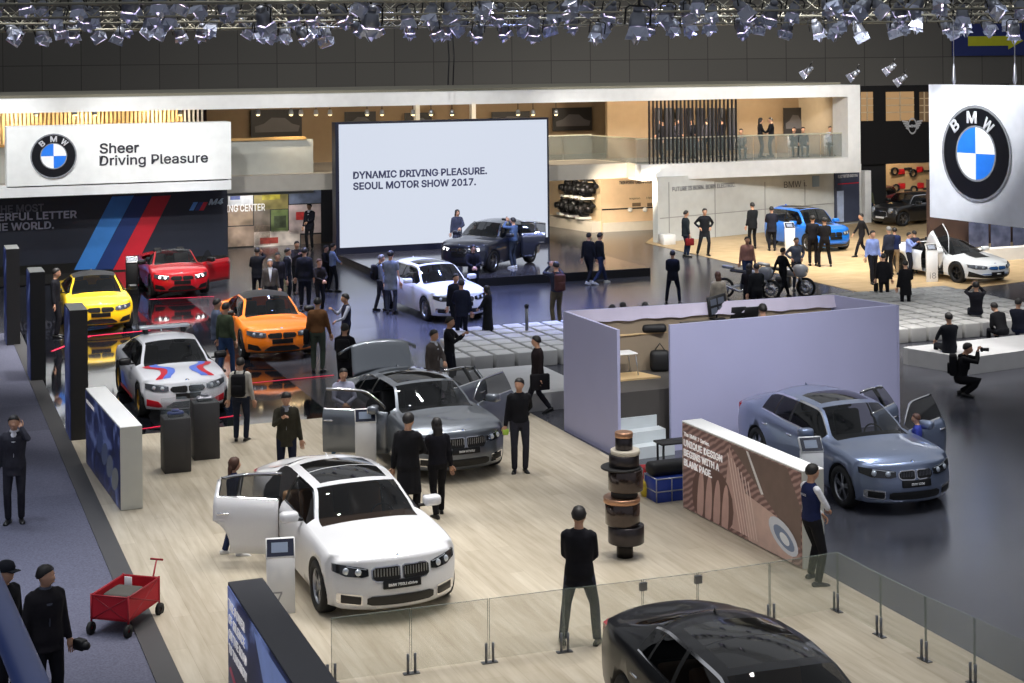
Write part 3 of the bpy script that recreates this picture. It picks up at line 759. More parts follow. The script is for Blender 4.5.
def wood_floor():
    m,nt,b=nodemat('pale_wood_floor',.42,.35); v=coords(nt,-PH-PI/2)
    br=nt.nodes.new('ShaderNodeTexBrick'); br.inputs['Scale'].default_value=1; br.inputs['Brick Width'].default_value=2.4; br.inputs['Row Height'].default_value=.24; br.inputs['Mortar Size'].default_value=.003; br.inputs['Bias'].default_value=0
    br.inputs['Color1'].default_value=rgb((196,188,172)); br.inputs['Color2'].default_value=rgb((180,171,154)); br.inputs['Mortar'].default_value=rgb((170,160,143)); nt.links.new(v,br.inputs['Vector'])
    v2=coords(nt,-PH-PI/2,(.5,5,1)); n=nt.nodes.new('ShaderNodeTexNoise'); n.inputs['Scale'].default_value=2.2; n.inputs['Detail'].default_value=5; nt.links.new(v2,n.inputs['Vector'])
    c=ramp(nt,n.outputs['Fac'],[(.28,(222,217,208)),(.5,(240,237,231)),(.74,(255,254,252))])
    mx=nt.nodes.new('ShaderNodeMix'); mx.data_type='RGBA'; mx.blend_type='MULTIPLY'; mx.inputs['Factor'].default_value=1; nt.links.new(br.outputs['Color'],mx.inputs['A']); nt.links.new(c,mx.inputs['B']); nt.links.new(mx.outputs['Result'],b.inputs['Base Color'])
    return m
def hall_floor(name,c0,c1,rough,spec=.5,scale=.6,coat=0):
    m,nt,b=nodemat(name,rough,spec,coat); v=coords(nt,-PH,(1,2.5,1)); n=nt.nodes.new('ShaderNodeTexNoise'); n.inputs['Scale'].default_value=scale; n.inputs['Detail'].default_value=6; nt.links.new(v,n.inputs['Vector'])
    nt.links.new(ramp(nt,n.outputs['Fac'],[(.35,c0),(.68,c1)]),b.inputs['Base Color']); return m
def carpet():
    m,nt,b=nodemat('grey_aisle_carpet',.95,.1); v=coords(nt,-PH)
    br=nt.nodes.new('ShaderNodeTexBrick'); br.inputs['Scale'].default_value=1; br.inputs['Brick Width'].default_value=3.2; br.inputs['Row Height'].default_value=2.6; br.inputs['Mortar Size'].default_value=.0; br.offset=0
    br.inputs['Color1'].default_value=rgb((106,107,124)); br.inputs['Color2'].default_value=rgb((92,93,108)); nt.links.new(v,br.inputs['Vector'])
    n=nt.nodes.new('ShaderNodeTexNoise'); n.inputs['Scale'].default_value=40; nt.links.new(v,n.inputs['Vector'])
    mx=nt.nodes.new('ShaderNodeMix'); mx.data_type='RGBA'; mx.blend_type='MULTIPLY'; mx.inputs['Factor'].default_value=1; nt.links.new(br.outputs['Color'],mx.inputs['A']); nt.links.new(ramp(nt,n.outputs['Fac'],[(.3,(215,215,215)),(.7,(255,255,255))]),mx.inputs['B']); nt.links.new(mx.outputs['Result'],b.inputs['Base Color']); return m
FL_DARK=hall_floor('dark_hall_floor',(54,55,62),(70,71,78),.21,.6,.5); FL_M=hall_floor('black_gloss_floor',(14,15,20),(24,25,31),.07,.9,.5,.6); WOOD=wood_floor()
FL_I=hall_floor('warm_wood_floor',(176,150,112),(198,172,132),.45,.35,1.5); FL_GREY=hall_floor('grey_stage_floor',(72,70,76),(86,83,88),.11,.9,.8)
WH=mat('white_wall',(226,226,224),.55); WARMW=mat('warm_cream_wall',(214,190,156),.6); DKW=mat('dark_charcoal_wall',(30,32,38),.5); LAV=mat('lavender_grey_panel',(176,176,208),.6,noise=(.7,.03)); INNER=mat('plywood_inside',(150,134,112),.65); ALU=mat('aluminium',(176,178,184),.35,.85); STEEL=mat('brushed_steel',(120,122,126),.35,.9); DGREY=mat('dark_grey_top',(62,63,70),.5); MATB=mat('matt_black',(18,18,20),.6)
def v2(p): return (p.x,p.y)
def poly(pts): return [v2(p) if isinstance(p,Vector) else p for p in pts]
def ext(a,b,t): return a+(b-a)*t
s=MB(); s.box(-45,60,2,100,-.2,0); struct('floor',s,FL_DARK)
# aisle carpet, kerb strip, wood platform, glossy M floor
BL0=G(71,442); kd=-E2
a0=BL0-kd*14; a1=BL0+kd*24
s=MB(); s.prism(poly([a0-E1*14,a1-E1*14,a1-E1*.3,a0-E1*.3]),.0,.012); struct('aisle_carpet',s,carpet())
s=MB(); s.prism(poly([a0-E1*.3,a1-E1*.3,a1,a0]),.0,.03); struct('platform_kerb',s,mat('grey_kerb',(62,61,62),.6))
RB0=G(565,433); wf=G(141,435.5); wfc=lambda t: wf+E1*t
uR=(RB0-wf).dot(E1)
p1=BL0+kd*((wf-BL0).dot(kd)); 
s=MB(); s.prism(poly([p1,p1+kd*24,RB0+kd*((p1-RB0).dot(kd)+24),RB0+kd*((p1-RB0).dot(kd))]),0,.024); struct('wood_platform',s,WOOD)
mw=G(110,272)   # base of the M wall
s=MB(); q0=p1; q1=p1+E1*((G(322,420)-p1).dot(E1)+.3); dm=(mw-p1).dot(E2)+.2
s.prism(poly([q0,q1,q1+E2*dm,q0+E2*dm]),0,.018); struct('gloss_floor',s,FL_M)
# i area wooden floor, stage
s=MB(); s.prism(poly([G(645,243),G(888,299),G(1060,277),G(1130,215),G(700,205)]),0,.012); struct('wood_floor_electric_area',s,FL_I)
sf=G(478,287); sl=G(338,262); sdir=E1
c0=sl; c1=sl-E2*((sl-sf).dot(E2)); c2=c1+E1*((G(654,277)-c1).dot(E1)); 
s=MB(); s.prism(poly([c0,c1,c2,c2+E2*9,c0+E2*1.5]),0,.27); struct('stage_podium',s,[mat('stage_black_edge',(16,16,20),.4)])
s=MB(); s.prism(poly([c0,c1,c2,c2+E2*9,c0+E2*1.5]),.27,.29); struct('stage_top',s,[FL_GREY])
# red floor tape lines in front of the M cars, mild glow added
def line(x0,y0,x1,y1,lab):
    a,b=G(x0,y0),G(x1,y1); n=(b-a).normalized(); w=Vector((-n.y,n.x,0))*.035; s=MB(); s.prism(poly([a-w,b-w,b+w,a+w]),.018,.024)
    tag(s.build('floor_stripe',mat('glowing_red_tape',(220,30,70),.4,emit=.25)),lab,'floor stripe')
line(141,430,240,416,'red line on the black floor in front of the white striped coupe'); line(240,385,334,376,'red line on the black floor in front of the orange coupe')
line(88,337,150,331,'red line on the black floor in front of the yellow coupe'); line(149,300,214,297,'red line on the black floor under the nose of the red convertible'); line(52,352,90,337,'short red line on the black floor left of the yellow coupe')
# hall walls and ceiling
hb=D(512,60,96)
m,nt,b=nodemat('hall_wall_panels',.8,.2); v=coords(nt); br=nt.nodes.new('ShaderNodeTexBrick'); br.offset=0; br.inputs['Scale'].default_value=1; br.inputs['Brick Width'].default_value=2.35; br.inputs['Row Height'].default_value=2.35; br.inputs['Mortar Size'].default_value=.025
br.inputs['Color1'].default_value=rgb((104,101,96)); br.inputs['Color2'].default_value=rgb((110,107,101)); br.inputs['Mortar'].default_value=rgb((78,75,71))
mp=nt.nodes.new('ShaderNodeMapping'); mp.inputs['Rotation'].default_value=(PI/2,0,0); mp.inputs['Location'].default_value=(0,.4,0); tc=nt.nodes.new('ShaderNodeTexCoord'); nt.links.new(tc.outputs['Object'],mp.inputs['Vector']); nt.links.new(mp.outputs['Vector'],br.inputs['Vector']); nt.links.new(br.outputs['Color'],b.inputs['Base Color'])
s=MB(); s.box(-45,60,96,96.4,0,20); struct('wall_back',s,m)
s=MB(); s.box(-45.4,-45,2,96,0,20); struct('wall_left',s,MATB); s=MB(); s.box(60,60.4,2,96,0,20); struct('wall_right',s,MATB)
s=MB(); s.box(-45,60,2,96,20,20.3); struct('ceiling',s,mat('dark_ceiling',(26,26,28),.9))
# blue direction banner with yellow arrow on the hall wall
P0=Vector((0,95.9,0)); X1=Vector((1,0,0))
s=MB(); pslab(s,P0,X1,952,24,1040,56,.05); bn=tag(s.build('hall_banner',mat('banner_blue',(26,42,108),.6)),'blue banner with a yellow arrow high on the dark hall wall','banner')
s=MB(); a=UZ(968,46,P0,X1); b_=UZ(1008,36,P0,X1); c_=UZ(1020,41,P0,X1); T=face_T(P0,X1)
h=(b_[1]-a[1]); s.add([(a[0],a[1],.02),(b_[0],a[1],.02),(b_[0],a[1]-h*.4,.02),(c_[0]+.2,(a[1]+b_[1])/2,.02),(b_[0],b_[1]+h*.4,.02),(b_[0],b_[1],.02),(a[0],b_[1],.02)],[(0,1,4,5,6) if 0 else (0,1,5,6),(2,3,4)],0,False,T); s.build('arrow',mat('banner_yellow',(196,196,28),.6),bn)
# ---------------- two storey pavilion; its front plane passes the M wall
FP=G(110,272)
pav=empty('exhibition_pavilion',(0,0,0),0); tag(pav,kind='structure')
def part(nm,mb,m,par=pav): return mb.build(nm,m,par)
s=MB(); a=UZ(-60,101,FP); b_=UZ(860,84.5,FP); lo=UZ(256,108.5,FP)[1]; hi=UZ(256,95,FP)[1]
s=MB(); slabmb(s,FP,E1,a[0]-6,b_[0],lo,hi,1.2); part('white_beam',s,WH)
s=MB(); slabmb(s,FP,E1,a[0]-6,b_[0]-.2,hi-.05,hi+.10,9,0,-1.2); part('roof_edge',s,mat('cream_roof_edge',(120,116,100),.7))
f0=UZ(641,181,FP); f1=UZ(860,170,FP); zf0=f0[1]; zf1=UZ(641,165,FP)[1]
s=MB(); slabmb(s,FP,E1,f0[0],b_[0],zf0,zf1,1.2); slabmb(s,FP,E1,b_[0]-.62,b_[0],zf1,lo,1.2); part('white_frame',s,WH)
Z2=zf1+.02; uL=UZ(232,150,FP)[0]
# second floor deck, parapets, back wall, ceiling, partition
s=MB(); slabmb(s,FP,E1,a[0]-6,b_[0]-.1,zf0+.05,Z2,8,0,-1.2); part('upper_deck',s,mat('deck_grey',(150,146,138),.7))
par=UZ(270,140,FP)[1]
s=MB(); slabmb(s,FP,E1,a[0]-6,UZ(326,150,FP)[0],zf0-.12,par-.1,.2,0,-2.0); part('parapet',s,mat('parapet_grey',(158,160,154),.6))
s=MB(); slabmb(s,FP,E1,a[0]-6,UZ(318,150,FP)[0],par-.1,par,.35,0,-1.9); part('wood_rail',s,mat('rail_wood',(176,140,84),.5))
uS=UZ(650,120,FP)[0]; s=MB(); slabmb(s,FP,E1,uL,uS+3,Z2,hi,.2,0,-8.2); slabmb(s,FP,E1,uS,b_[0]-.3,Z2,hi,.2,0,-4.2); part('upper_back_wall',s,mat('beige_upper_wall',(150,128,100),.7))
s=MB(); slabmb(s,FP,E1,b_[0]-.5,b_[0]-.3,Z2,hi,7,0,-1.2); slabmb(s,FP,E1,a[0]-6,b_[0]-.3,lo,lo+.1,7,0,-1.2); part('upper_side_and_soffit',s,mat('soffit',(170,156,134),.7))
# vertical wooden fins (left) and black fins (centre)
s=MB()
for k in range(46):
    x=-2+k*4.3; a_=UZ(x,118,FP); slabmb(s,FP,E1,a_[0],a_[0]+.10,Z2+.3,lo,.18,0,-2.6)
part('wooden_fins',s,mat('pale_wood_fin',(214,186,132),.5))
s=MB(); pslab(s,FP,E1,-10,104,195,190,.1,0,-4.2); part('fin_backing',s,mat('warm_backing',(178,140,90),.7))
s=MB()
for k in range(5): a_=UZ(196+k*4.5,118,FP); slabmb(s,FP,E1,a_[0],a_[0]+.07,Z2+.3,lo,.18,0,-2.6)
part('pale_fins',s,WH)
s=MB(); pslab(s,FP,E1,195,104,224,190,.1,0,-3.4); part('dark_fin_backing',s,mat('brown_backing',(52,36,34),.7))
bars=empty('fin_screen',(0,0,0),0,'tall screen of black vertical fins on the upper balcony','screen')
for k in range(23):
    x=651+k*3.95; t=UZ(x,99,FP)[0]; s=MB(); zb_=zf1-.0; slabmb(s,FP,E1,t-.028,t+.028,zb_,lo,.07,0,-.15); s.build('fin',MATB,bars)
GLP=mat('balustrade_glass',(128,136,132),.08,alpha=.36); RAILM=mat('handrail',(198,196,176),.4,.4)
def balustrade(lab,pa,pb,z0,z1,n):
    r=empty('glass_balustrade',(0,0,0),0,lab,'balustrade'); d=(pb-pa); 
    for k in range(n):
        q0=pa+d*(k/n+.002); q1=pa+d*((k+1)/n-.002); s=MB(); dd=(q1-q0).normalized(); L=(q1-q0).length; s.box(0,L,z0,z1,-.01,.01,0,face_T(Vector((q0.x,q0.y,0)),dd)); s.build('glass_pane',GLP,r)
    s=MB(); dd=d.normalized(); s.box(0,d.length,z1,z1+.05,-.04,.04,0,face_T(Vector((pa.x,pa.y,0)),dd)); s.build('handrail',RAILM,r); return r
fl=lambda p: Vector((p.x,p.y,0))
zt=UZ(780,136,FP)[1]
A=fl(PL(641,150,FP)-E2*-.5); B=fl(PL(849,150,FP)-E2*-.5); balustrade('long frosted glass balustrade along the right upper balcony',A,B,Z2,zt,9)
FB=FP+E2*4; C=fl(PL(592,150,FB)); Dd=fl(PL(540,150,FB)); balustrade('short glass balustrade right of the big screen top',Dd-E1*3,C,Z2+.0,zt+.05,4); balustrade('angled glass balustrade joining the black fin screen',C,A,Z2,zt+.02,3)
s=MB(); s.prism(poly([Dd-E1*4-E2*.15,C-E2*.15,A-E2*.1,A+E2*3,Dd-E1*4+E2*3]),zf0+.1,Z2+.02); part('inner_deck_edge',s,mat('deck_cream',(186,176,160),.6))
# upper floor pictures
UB=FP+E2*7.9
UR=FP+E2*4.0
def picture(x0,y0,x1,y1,lab,plane=UB,c=(40,38,38),car_=True,th=.06):
    s=MB(); pslab(s,plane,E1,x0,y0,x1,y1,th,0,.0); s.build; o=tag(s.build('wall_picture',mat('picture_%d'%c[0],c,.5)),lab,'picture')
    if car_:
        a=UZ(x0,y1,plane); b=UZ(x1,y0,plane); w=b[0]-a[0]; h=b[1]-a[1]; T=face_T(fl(plane),E1)@Matrix.Translation((a[0],a[1],.03)); q=MB()
        pr=[(.08,.2),(.92,.2),(.95,.42),(.8,.5),(.66,.72),(.4,.74),(.25,.52),(.07,.42)]; q.add([(x*w,y*h,0) for x,y in pr],[tuple(range(8))],0,False,T); q.build('car_image',mat('picture_car',(92,90,92),.4),o)
    return o
picture(251,110,302,138,'wide picture of a car side behind the left parapet'); picture(345,112,376,130,'small picture above the top left corner of the screen'); picture(405,113,432,130,'small picture above the middle of the screen')
picture(553,108,592,131,'car picture behind the glass beside the screen'); picture(784,108,805,134,'tall car picture behind the standing pair upstairs',UR); picture(811,117,829,136,'low car picture at the right end upstairs',UR)
for x0 in (492,): picture(x0,112,530,128,'dark picture above the right part of the screen')
s=MB(); 
for x in (421,477,): pslab(s,FP+E2*5,E1,x-5,104,x-1,128,.3)
part('upper_columns',s,WH)
# wall lockers behind the black fins
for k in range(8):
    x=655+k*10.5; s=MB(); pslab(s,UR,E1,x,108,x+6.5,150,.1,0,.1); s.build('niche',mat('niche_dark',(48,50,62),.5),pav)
# ground floor walls under the deck
zc=zf0+.05
PW=fl(PL(275,247,G(228,248)))
PWp=G(250,247)
s=MB(); pslab(s,PWp,E1,224,176,337,247,.2); wl=s.build('wall_photo_room',DKW); tag(wl,kind='structure')
pm=empty('photo_mural',(0,0,0),0,'wall-sized mosaic of driving photographs left of the big screen','mural')
TL=[(228,182,253,206,(200,205,225)),(228,206,253,226,(150,130,112)),(254,180,288,210,(140,130,82)),(254,210,270,232,(120,110,102)),(271,210,288,232,(105,122,77)),(289,184,321,204,(105,115,140)),(289,205,321,234,(187,172,172)),(228,227,270,247,(157,137,122)),(254,232,300,247,(212,200,192)),(301,235,321,247,(120,105,95))]
for i,(x0,y0,x1,y1,c) in enumerate(TL):
    s=MB(); pslab(s,PWp,E1,x0,y0,x1,y1,.01,0,.02); mm=mat('mural_tile_%d'%i,c,.5,noise=(1.6,.55)); s.build('photograph',mm,pm)
for (x0,y0,x1,y1,c) in ((230,188,240,200,(50,70,140)),(262,190,280,200,(170,160,60)),(296,212,304,220,(190,60,60)),(260,238,278,244,(150,60,50)),(274,216,286,228,(70,80,60))):
    s=MB(); pslab(s,PWp,E1,x0,y0,x1,y1,.01,0,.032); s.build('image_detail',mat('mural_bit_%d'%c[0],c,.5,noise=(3,.5)),pm)
ptext('DRIVING CENTER',PWp,E1,210,205.5,265,213,mat('white_letters',(226,226,228),.5),pm,off=.04,bold=.02)
s=MB(); pslab(s,PWp+E2*9,E1,300,170,600,262,.2); wl=s.build('wall_behind_screen',mat('brown_wall',(96,84,72),.7)); tag(wl,kind='structure')
# engine display niche and timeline wall
EP=G(552,224.5); EQ=G(602,232); ed=(EQ-EP).normalized()
s=MB(); pslab(s,EP,ed,546,162,602,226,.2); s.build('wall_engine_niche',WARMW)['kind']='structure'
s=MB(); T=face_T(fl(EP),ed); L=(EQ-EP).length; s.box(-.3,L-.05,0,.45,0.02,.5,0,T); tag(s.build('display_plinth',mat('plinth_cream',(222,212,196),.5)),'low cream plinth under the engine display wall','plinth')
TP=G(602,232); 
s=MB(); pslab(s,TP,E1,601.5,171,657.5,234,.25); tw=s.build('timeline_wall',mat('peach_panel',(226,196,160),.6)); tag(tw,'peach timeline wall with small lettering right of the engine display','display wall')
s=MB(); pslab(s,TP,E1,602,209,657,210.4,.01,0,.02); s.build('timeline',MATB,tw); s=MB(); pslab(s,TP,E1,602,223,657,233,.12,0,.13); s.build('plinth',mat('plinth_cream',(222,212,196),.5),tw)
for x in (632,647): s=MB(); pslab(s,TP,E1,x,203,x+8.5,206.5,.01,0,.03); s.build('image_strip',mat('strip_brown',(120,100,80),.6),tw)
for x in (630,645): s=MB(); q=PL(x,209.6,TP); s.ball((q.x,q.y-.05,q.z),.11,10,6); s.build('timeline_dot',WH,tw)
DL=mat('dark_letters',(44,44,52),.5)
ptext('TWIN POWER TURBO 4-CYLINDER',TP,E1,619,181,656,184.5,DL,tw,off=.03,bold=.02); ptext('the engine family',TP,E1,629,197.5,640,200,DL,tw,off=.03); ptext('in detail',TP,E1,646,196.5,652,199,DL,tw,off=.03)
def engine(c,lab,s_=1):
    r=empty('engine_model',c,PH,lab,'engine','engines mounted on the cream display wall'); s=MB(); s.rbox(-.34,.34,-.26,.2,-.22,.14,.08,2); s.rbox(-.22,.30,-.16,.14,.10,.26,.06,2); s.rbox(-.26,.2,-.2,.1,-.34,-.18,.07,2); s.lathe([(0,-.16),(.13,-.14),(.13,.12),(0,.14)],12,0,Matrix.Translation((-.34,0,0))@Matrix.Rotation(PI/2,4,'Y')); s.build('engine_block',mat('engine_dark',(30,31,34),.35,.6),r)
    s=MB()
    for k in range(4): s.lathe([(.0,.02),(.11,.02),(.11,-.02)],12,0,Matrix.Translation((-.28+k*.19,-.34,.14*(k%2)-.02))@Matrix.Rotation(PI/2,4,'X'))
    s.build('pulleys',mat('pulley_dark',(52,52,56),.35,.6),r); s=MB(); s.tube([(-.3,-.2,.3),(-.1,-.25,.4),(.2,-.2,.38),(.35,-.1,.2)],.06,8); s.build('intake_pipe',MATB,r); s=MB(); s.box(-.3,.3,-.1,.3,-.46,-.36); s.build('bracket',WH,r)
NP=EP-Vector((0,0,0))
for i,(x,y) in enumerate(((577,186),(586,187),(595,188.5),(573,204),(582,206),(592,208))):
    c=PL(x,y,EP,ed); c=c+Vector((ed.y,-ed.x,0))*.42; engine(c,'dark engine model, %s on the upper wall rack'%['left','middle','right'][i] if i<3 else 'dark engine model, %s on the lower wall rack'%['left','middle','right'][i-3])
# FUTURE IS BORN wall
IA,IB=G(660,243),G(860,223); idr=(IB-IA).normalized(); idr.z=0
s=MB(); pslab(s,IA,idr,658,177.5,862,243,.3); iw=s.build('electric_wall',mat('pale_grey_panelling',(202,204,200),.6)); tag(iw,'long pale grey panelled wall lettered for the electric cars','display wall')
s=MB(); 
for x in (669,715,765,805): pslab(s,IA,idr,x,182,x+.7,243,.01,0,.012)
pslab(s,IA,idr,660,218,858,218.8,.01,0,.012); s.build('panel_joint',mat('joint_grey',(150,150,148),.6),iw)
ptext('FUTURE IS BORN. BORN ELECTRIC.',IA,idr,672,187,735,191.5,mat('letters_slate',(88,90,96),.5),iw,off=.03,bold=.01); ptext('BMW i.',IA,idr,783.5,181.5,806,188,mat('letters_slate',(88,90,96),.5),iw,off=.03)
s=MB(); pslab(s,IA,idr,812,176,819,187,.02,0,.03); s.build('emblem',mat('pale_blue',(150,170,190),.4),iw)
s=MB(); pslab(s,IA,idr,834,170,858,223,.08,0,.10); bp_=tag(s.build('banner_panel',mat('slate_banner',(66,72,92),.5)),'tall slate blue banner panel at the right end of the pale wall','banner')
s=MB(); pslab(s,IA,idr,835.5,191,842,222,.01,0,.115); s.build('pale_strip',mat('pale_image',(170,184,210),.5,noise=(2,.2)),bp_); s=MB(); pslab(s,IA,idr,836,183.6,857,184.6,.01,0,.115); s.build('red_line',mat('red_line',(190,30,50),.5),bp_)
ptext('ELECTRIFIED DRIVING',IA,idr,836,175,856,178,mat('white_letters',(226,226,228),.5),bp_,off=.12,bold=.01)
s=MB(); q=G(667,243); s.rbox(-.27,.27,-.25,.25,0,.42,.02,1,0,Matrix.Translation(G(667,244.5))@Matrix.Rotation(PH,4,'Z')); tag(s.build('white_cube',WH),'small white cube at the left foot of the pale grey wall','cube')
# M wall and the white sign canopy
s=MB(); pslab(s,FP,E1,-60,190,228,270,.4,0,.0); mwall=s.build('m_wall',mat('slate_black_wall',(34,38,50),.45)); tag(mwall,'black display wall with blue, navy and red diagonal stripes','display wall')
T=face_T(fl(FP),E1)
for nm,c,xb0,xb1,xt0,xt1 in (('light_blue_stripe',(58,128,205),74,95,112,134),('navy_stripe',(28,52,110),95,113,134,152),('red_stripe',(200,28,46),113,134,152,171)):
    q=[UZ(xb0,270.0,FP),UZ(xb1,269.2,FP),UZ(xt1,195.5,FP),UZ(xt0,196.5,FP)]; s=MB(); s.add([(u,z,.01) for u,z in q],[(0,1,2,3)],0,False,T); s.build(nm,mat(nm,c,.5),mwall)
WL=mat('wall_letters',(206,206,222),.5)
ptext('THE MOST',FP,E1,-6,205.5,44,213.5,mat('wall_letters_dim',(120,120,130),.5),mwall,off=.03,bold=.025); ptext('POWERFUL LETTER',FP,E1,-29,214.5,77,222.5,WL,mwall,off=.03,bold=.025); ptext('IN THE WORLD.',FP,E1,-30,224.5,54,232.5,WL,mwall,off=.03,bold=.025)
for k,(c,x0) in enumerate((((90,150,220),189),((40,60,120),194.5),((200,40,60),199))):
    q=[UZ(x0,210.5,FP),UZ(x0+4.5,210.4,FP),UZ(x0+9,202,FP),UZ(x0+4.5,202.2,FP)]; s=MB(); s.add([(u,z,.01) for u,z in q],[(0,1,2,3)],0,False,T); s.build('emblem_stripe',mat('emblem_%d'%k,c,.4),mwall)
ptext('M4',FP,E1,208,199,223.5,205,mat('emblem_silver',(170,190,205),.3),mwall,off=.03,bold=.04,shear=.3)
SP=FP-E2*1.6
s=MB(); pslab(s,SP,E1,7,127,231.5,186.8,1.0); sg=s.build('sign_board',mat('sign_white',(228,230,228),.5)); tag(sg,'wide white sign board lettered Sheer Driving Pleasure above the black wall','sign')
s=MB(); pslab(s,SP,E1,-70,191,231.5,201,1.5,0,-.02); tag(s.build('sign_canopy',mat('canopy_white',(220,222,222),.5)),'white canopy band carrying the sign board over the display cars','canopy')
ptext('Sheer',SP,E1,99.5,143.2,139,153.8,DL,sg,bold=.02); ptext('Driving Pleasure',SP,E1,99.5,155.5,208,168.5,DL,sg,bold=.015)
c=UZ(53.5,156,SP); r_=(UZ(76.3,156,SP)[0]-UZ(31,156,SP)[0])/2
rb=roundel(None,face_T(fl(SP),E1)@Matrix.Translation((c[0],c[1],.01)),r_,'round_emblem'); tag(rb,'round blue and white emblem on the sign board by the lettering','emblem')
def ring_letters(p0,d,cu,cz,r,par,m,off=.0):
    for ch,a in (('B',38),('M',0),('W',-38)):
        an=R(90+a); T=face_T(fl(p0),d)@Matrix.Translation((cu+math.cos(an)*r*.775,cz+math.sin(an)*r*.775,off+r*.14))@Matrix.Rotation(R(a),4,'Z')@Matrix.Translation((-.15*r,-.13*r,0))
        text(ch,1,m,par,T,bold=.03,depth=.004,fit=(.30*r if ch!='B' else .22*r,.26*r))
EL=mat('emblem_letters',(214,216,220),.3,.3); ring_letters(SP,E1,c[0],c[1],r_,rb,EL,.01)
# big LED screen
LP=D(340,248,UZ(340,250,FP) and PL(340,250,FP-E2*.9).y)
s=MB(); pslab(s,LP,E1,336.5,122.5,550,256,.5,0,-.02); sc_=empty('led_screen',(0,0,0),0,'huge glowing pale blue screen behind the car stage','screen'); s.build('screen_frame',mat('navy_frame',(18,22,44),.4),sc_)
SCR=mat('lit_screen',(0,0,0),.6,emit=.86,ecol=(226,234,250),noise=(1,0)); s=MB(); pslab(s,LP,E1,340,124.5,548,248,.02,0,.0); s.build('screen_face',SCR,sc_)
SL=mat('screen_letters',(66,70,104),.8)
ptext('DYNAMIC DRIVING PLEASURE.',LP,E1,353,171.5,487,179.2,SL,sc_,bold=.03,off=.01,depth=.002); ptext('SEOUL MOTOR SHOW 2017.',LP,E1,353,182.5,476,190.2,SL,sc_,bold=.03,off=.01,depth=.002)
# hanging sign
HP=D(930,217,(7.4-3.0)*1600/(217-58)); HQ=D(1024,228,(7.4-3.0)*1600/(228-57)); hd=(HQ-HP); hd.z=0; hd.normalize(); HPf=fl(HP)
s=MB(); hh=UZ(930,84.5,HPf,hd)[1]; slabmb(s,HPf,hd,0,4.6,HP.z,hh,.18); hs=tag(s.build('hanging_sign',mat('sign_white_lit',(226,229,236),.5)),'tall white square sign with round emblem hanging over the white sports car','sign')
c=UZ(977.5,153.5,HPf,hd); r_=(UZ(977.5,107,HPf,hd)[1]-UZ(977.5,201,HPf,hd)[1])/2
rb=roundel(None,face_T(HPf,hd)@Matrix.Translation((c[0],c[1],.02)),r_,'round_emblem'); tag(rb,'large round blue and white emblem on the hanging sign','emblem'); ring_letters(HPf,hd,c[0],c[1],r_,rb,EL,.02)
for px in (954,1015):
    u,z=UZ(px,84.5,HPf,hd); q=HPf+hd*u; s=MB(); s.tube([(q.x,q.y,z),(q.x,q.y,13)],.012,6); s.lathe([(.02,.0),(.06,.1),(.03,.5),(.0,.6)],8,0,Matrix.Translation((q.x,q.y,z))); tag(s.build('suspension_cable',ALU),'steel cable holding the hanging sign, %s of the two'%('left' if px<1000 else 'right'),'cable')
# MINI hall
MP=fl(D(895,160,(7.4)*1600/(222-58)+1.0)); 
s=MB(); pslab(s,MP,E1,861,86,1010,165,.4); mh=s.build('black_facade',mat('black_facade',(22,21,22),.4)); tag(mh,'black upper facade with winged emblem and lit windows','facade')
for i,(x0,x1) in enumerate(((861,873),(886,914),(919.5,929))):
    s=MB(); pslab(s,MP,E1,x0,92,x1,121 if i!=2 else 122,.02,0,.012); w=s.build('lit_window',mat('warm_window_%d'%i,(60,46,34),.5,emit=.55 if i<2 else .15,ecol=(214,170,118),noise=(3,.1)),mh)
    s=MB()
    for k in range(3): pslab(s,MP,E1,x0,98+k*7,x1,99+k*7,.02,0,.03)
    pslab(s,MP,E1,(x0+x1)/2-.6,92,(x0+x1)/2+.6,121,.02,0,.03); s.build('shelf',mat('shelf_cream',(180,160,130),.6),w)
T=face_T(MP,E1)
cu,cz=UZ(912,126,MP); s=MB(); u1=(UZ(916.5,126,MP)[0]-cu)
s.add([(cu+q*u1*math.cos(2*PI*k/24),cz+q*1.55*u1*math.sin(2*PI*k/24),.03) for q in (.8,1.0) for k in range(24)],[(k,(k+1)%24,24+(k+1)%24,24+k)[::-1] for k in range(24)],0,False,T)
for sd in (1,-1):
    for k in range(4):
        z=cz+u1*(.75-k*.42); w0=.95*u1; w1=u1*(2.3-k*.28); s.add([(cu+sd*w0,z-.04,.03),(cu+sd*w1,z+.02,.03),(cu+sd*w1*.97,z+.09,.03),(cu+sd*w0,z+.05,.03)],[(0,1,2,3) if sd>0 else (3,2,1,0)],0,False,T)
we=s.build('winged_emblem',mat('emblem_silver2',(178,178,180),.3,.2),mh)
ptext('MINI',MP,E1,908.5,124.8,915.5,127.4,EL,we,off=.04,bold=.03)
s=MB(); pslab(s,MP,E1,861,165,889,225,.6,0,-.2); s.build('wall_black_pier',MATB)['kind']='structure'
MW=MP+E2*3.5
s=MB(); pslab(s,MW,E1,884,160,1010,222,.2); mi=s.build('accessory_wall',mat('beige_display_wall',(196,168,128),.6)); tag(mi,'beige display wall hung with small accessories behind the black and red car','display wall')
random.seed(3)
for i in range(12):
    x=894+(i%6)*6.2+random.uniform(-1,1); y=168+(i//6)*17+random.uniform(0,6); s=MB(); q=PL(x,y,MW)-E2*.12
    T=Matrix.Translation(q)@Matrix.Rotation(PH,4,'Z')
    if i%3==0: s.lathe([(.13,-.04),(.2,-.05),(.2,.05),(.13,.04)],16,0,T@Matrix.Rotation(PI/2,4,'X')); s.build('display_wheel',MATB,mi)
    elif i%3==1: s.rbox(-.18,.18,-.06,.06,-.14,.14,.05,2,0,T); s.build('display_item',mat('red_item',(180,24,30),.4),mi)
    else: s.rbox(-.22,.22,-.04,.04,-.05,.05,.02,1,0,T); s.build('display_item',MATB,mi)
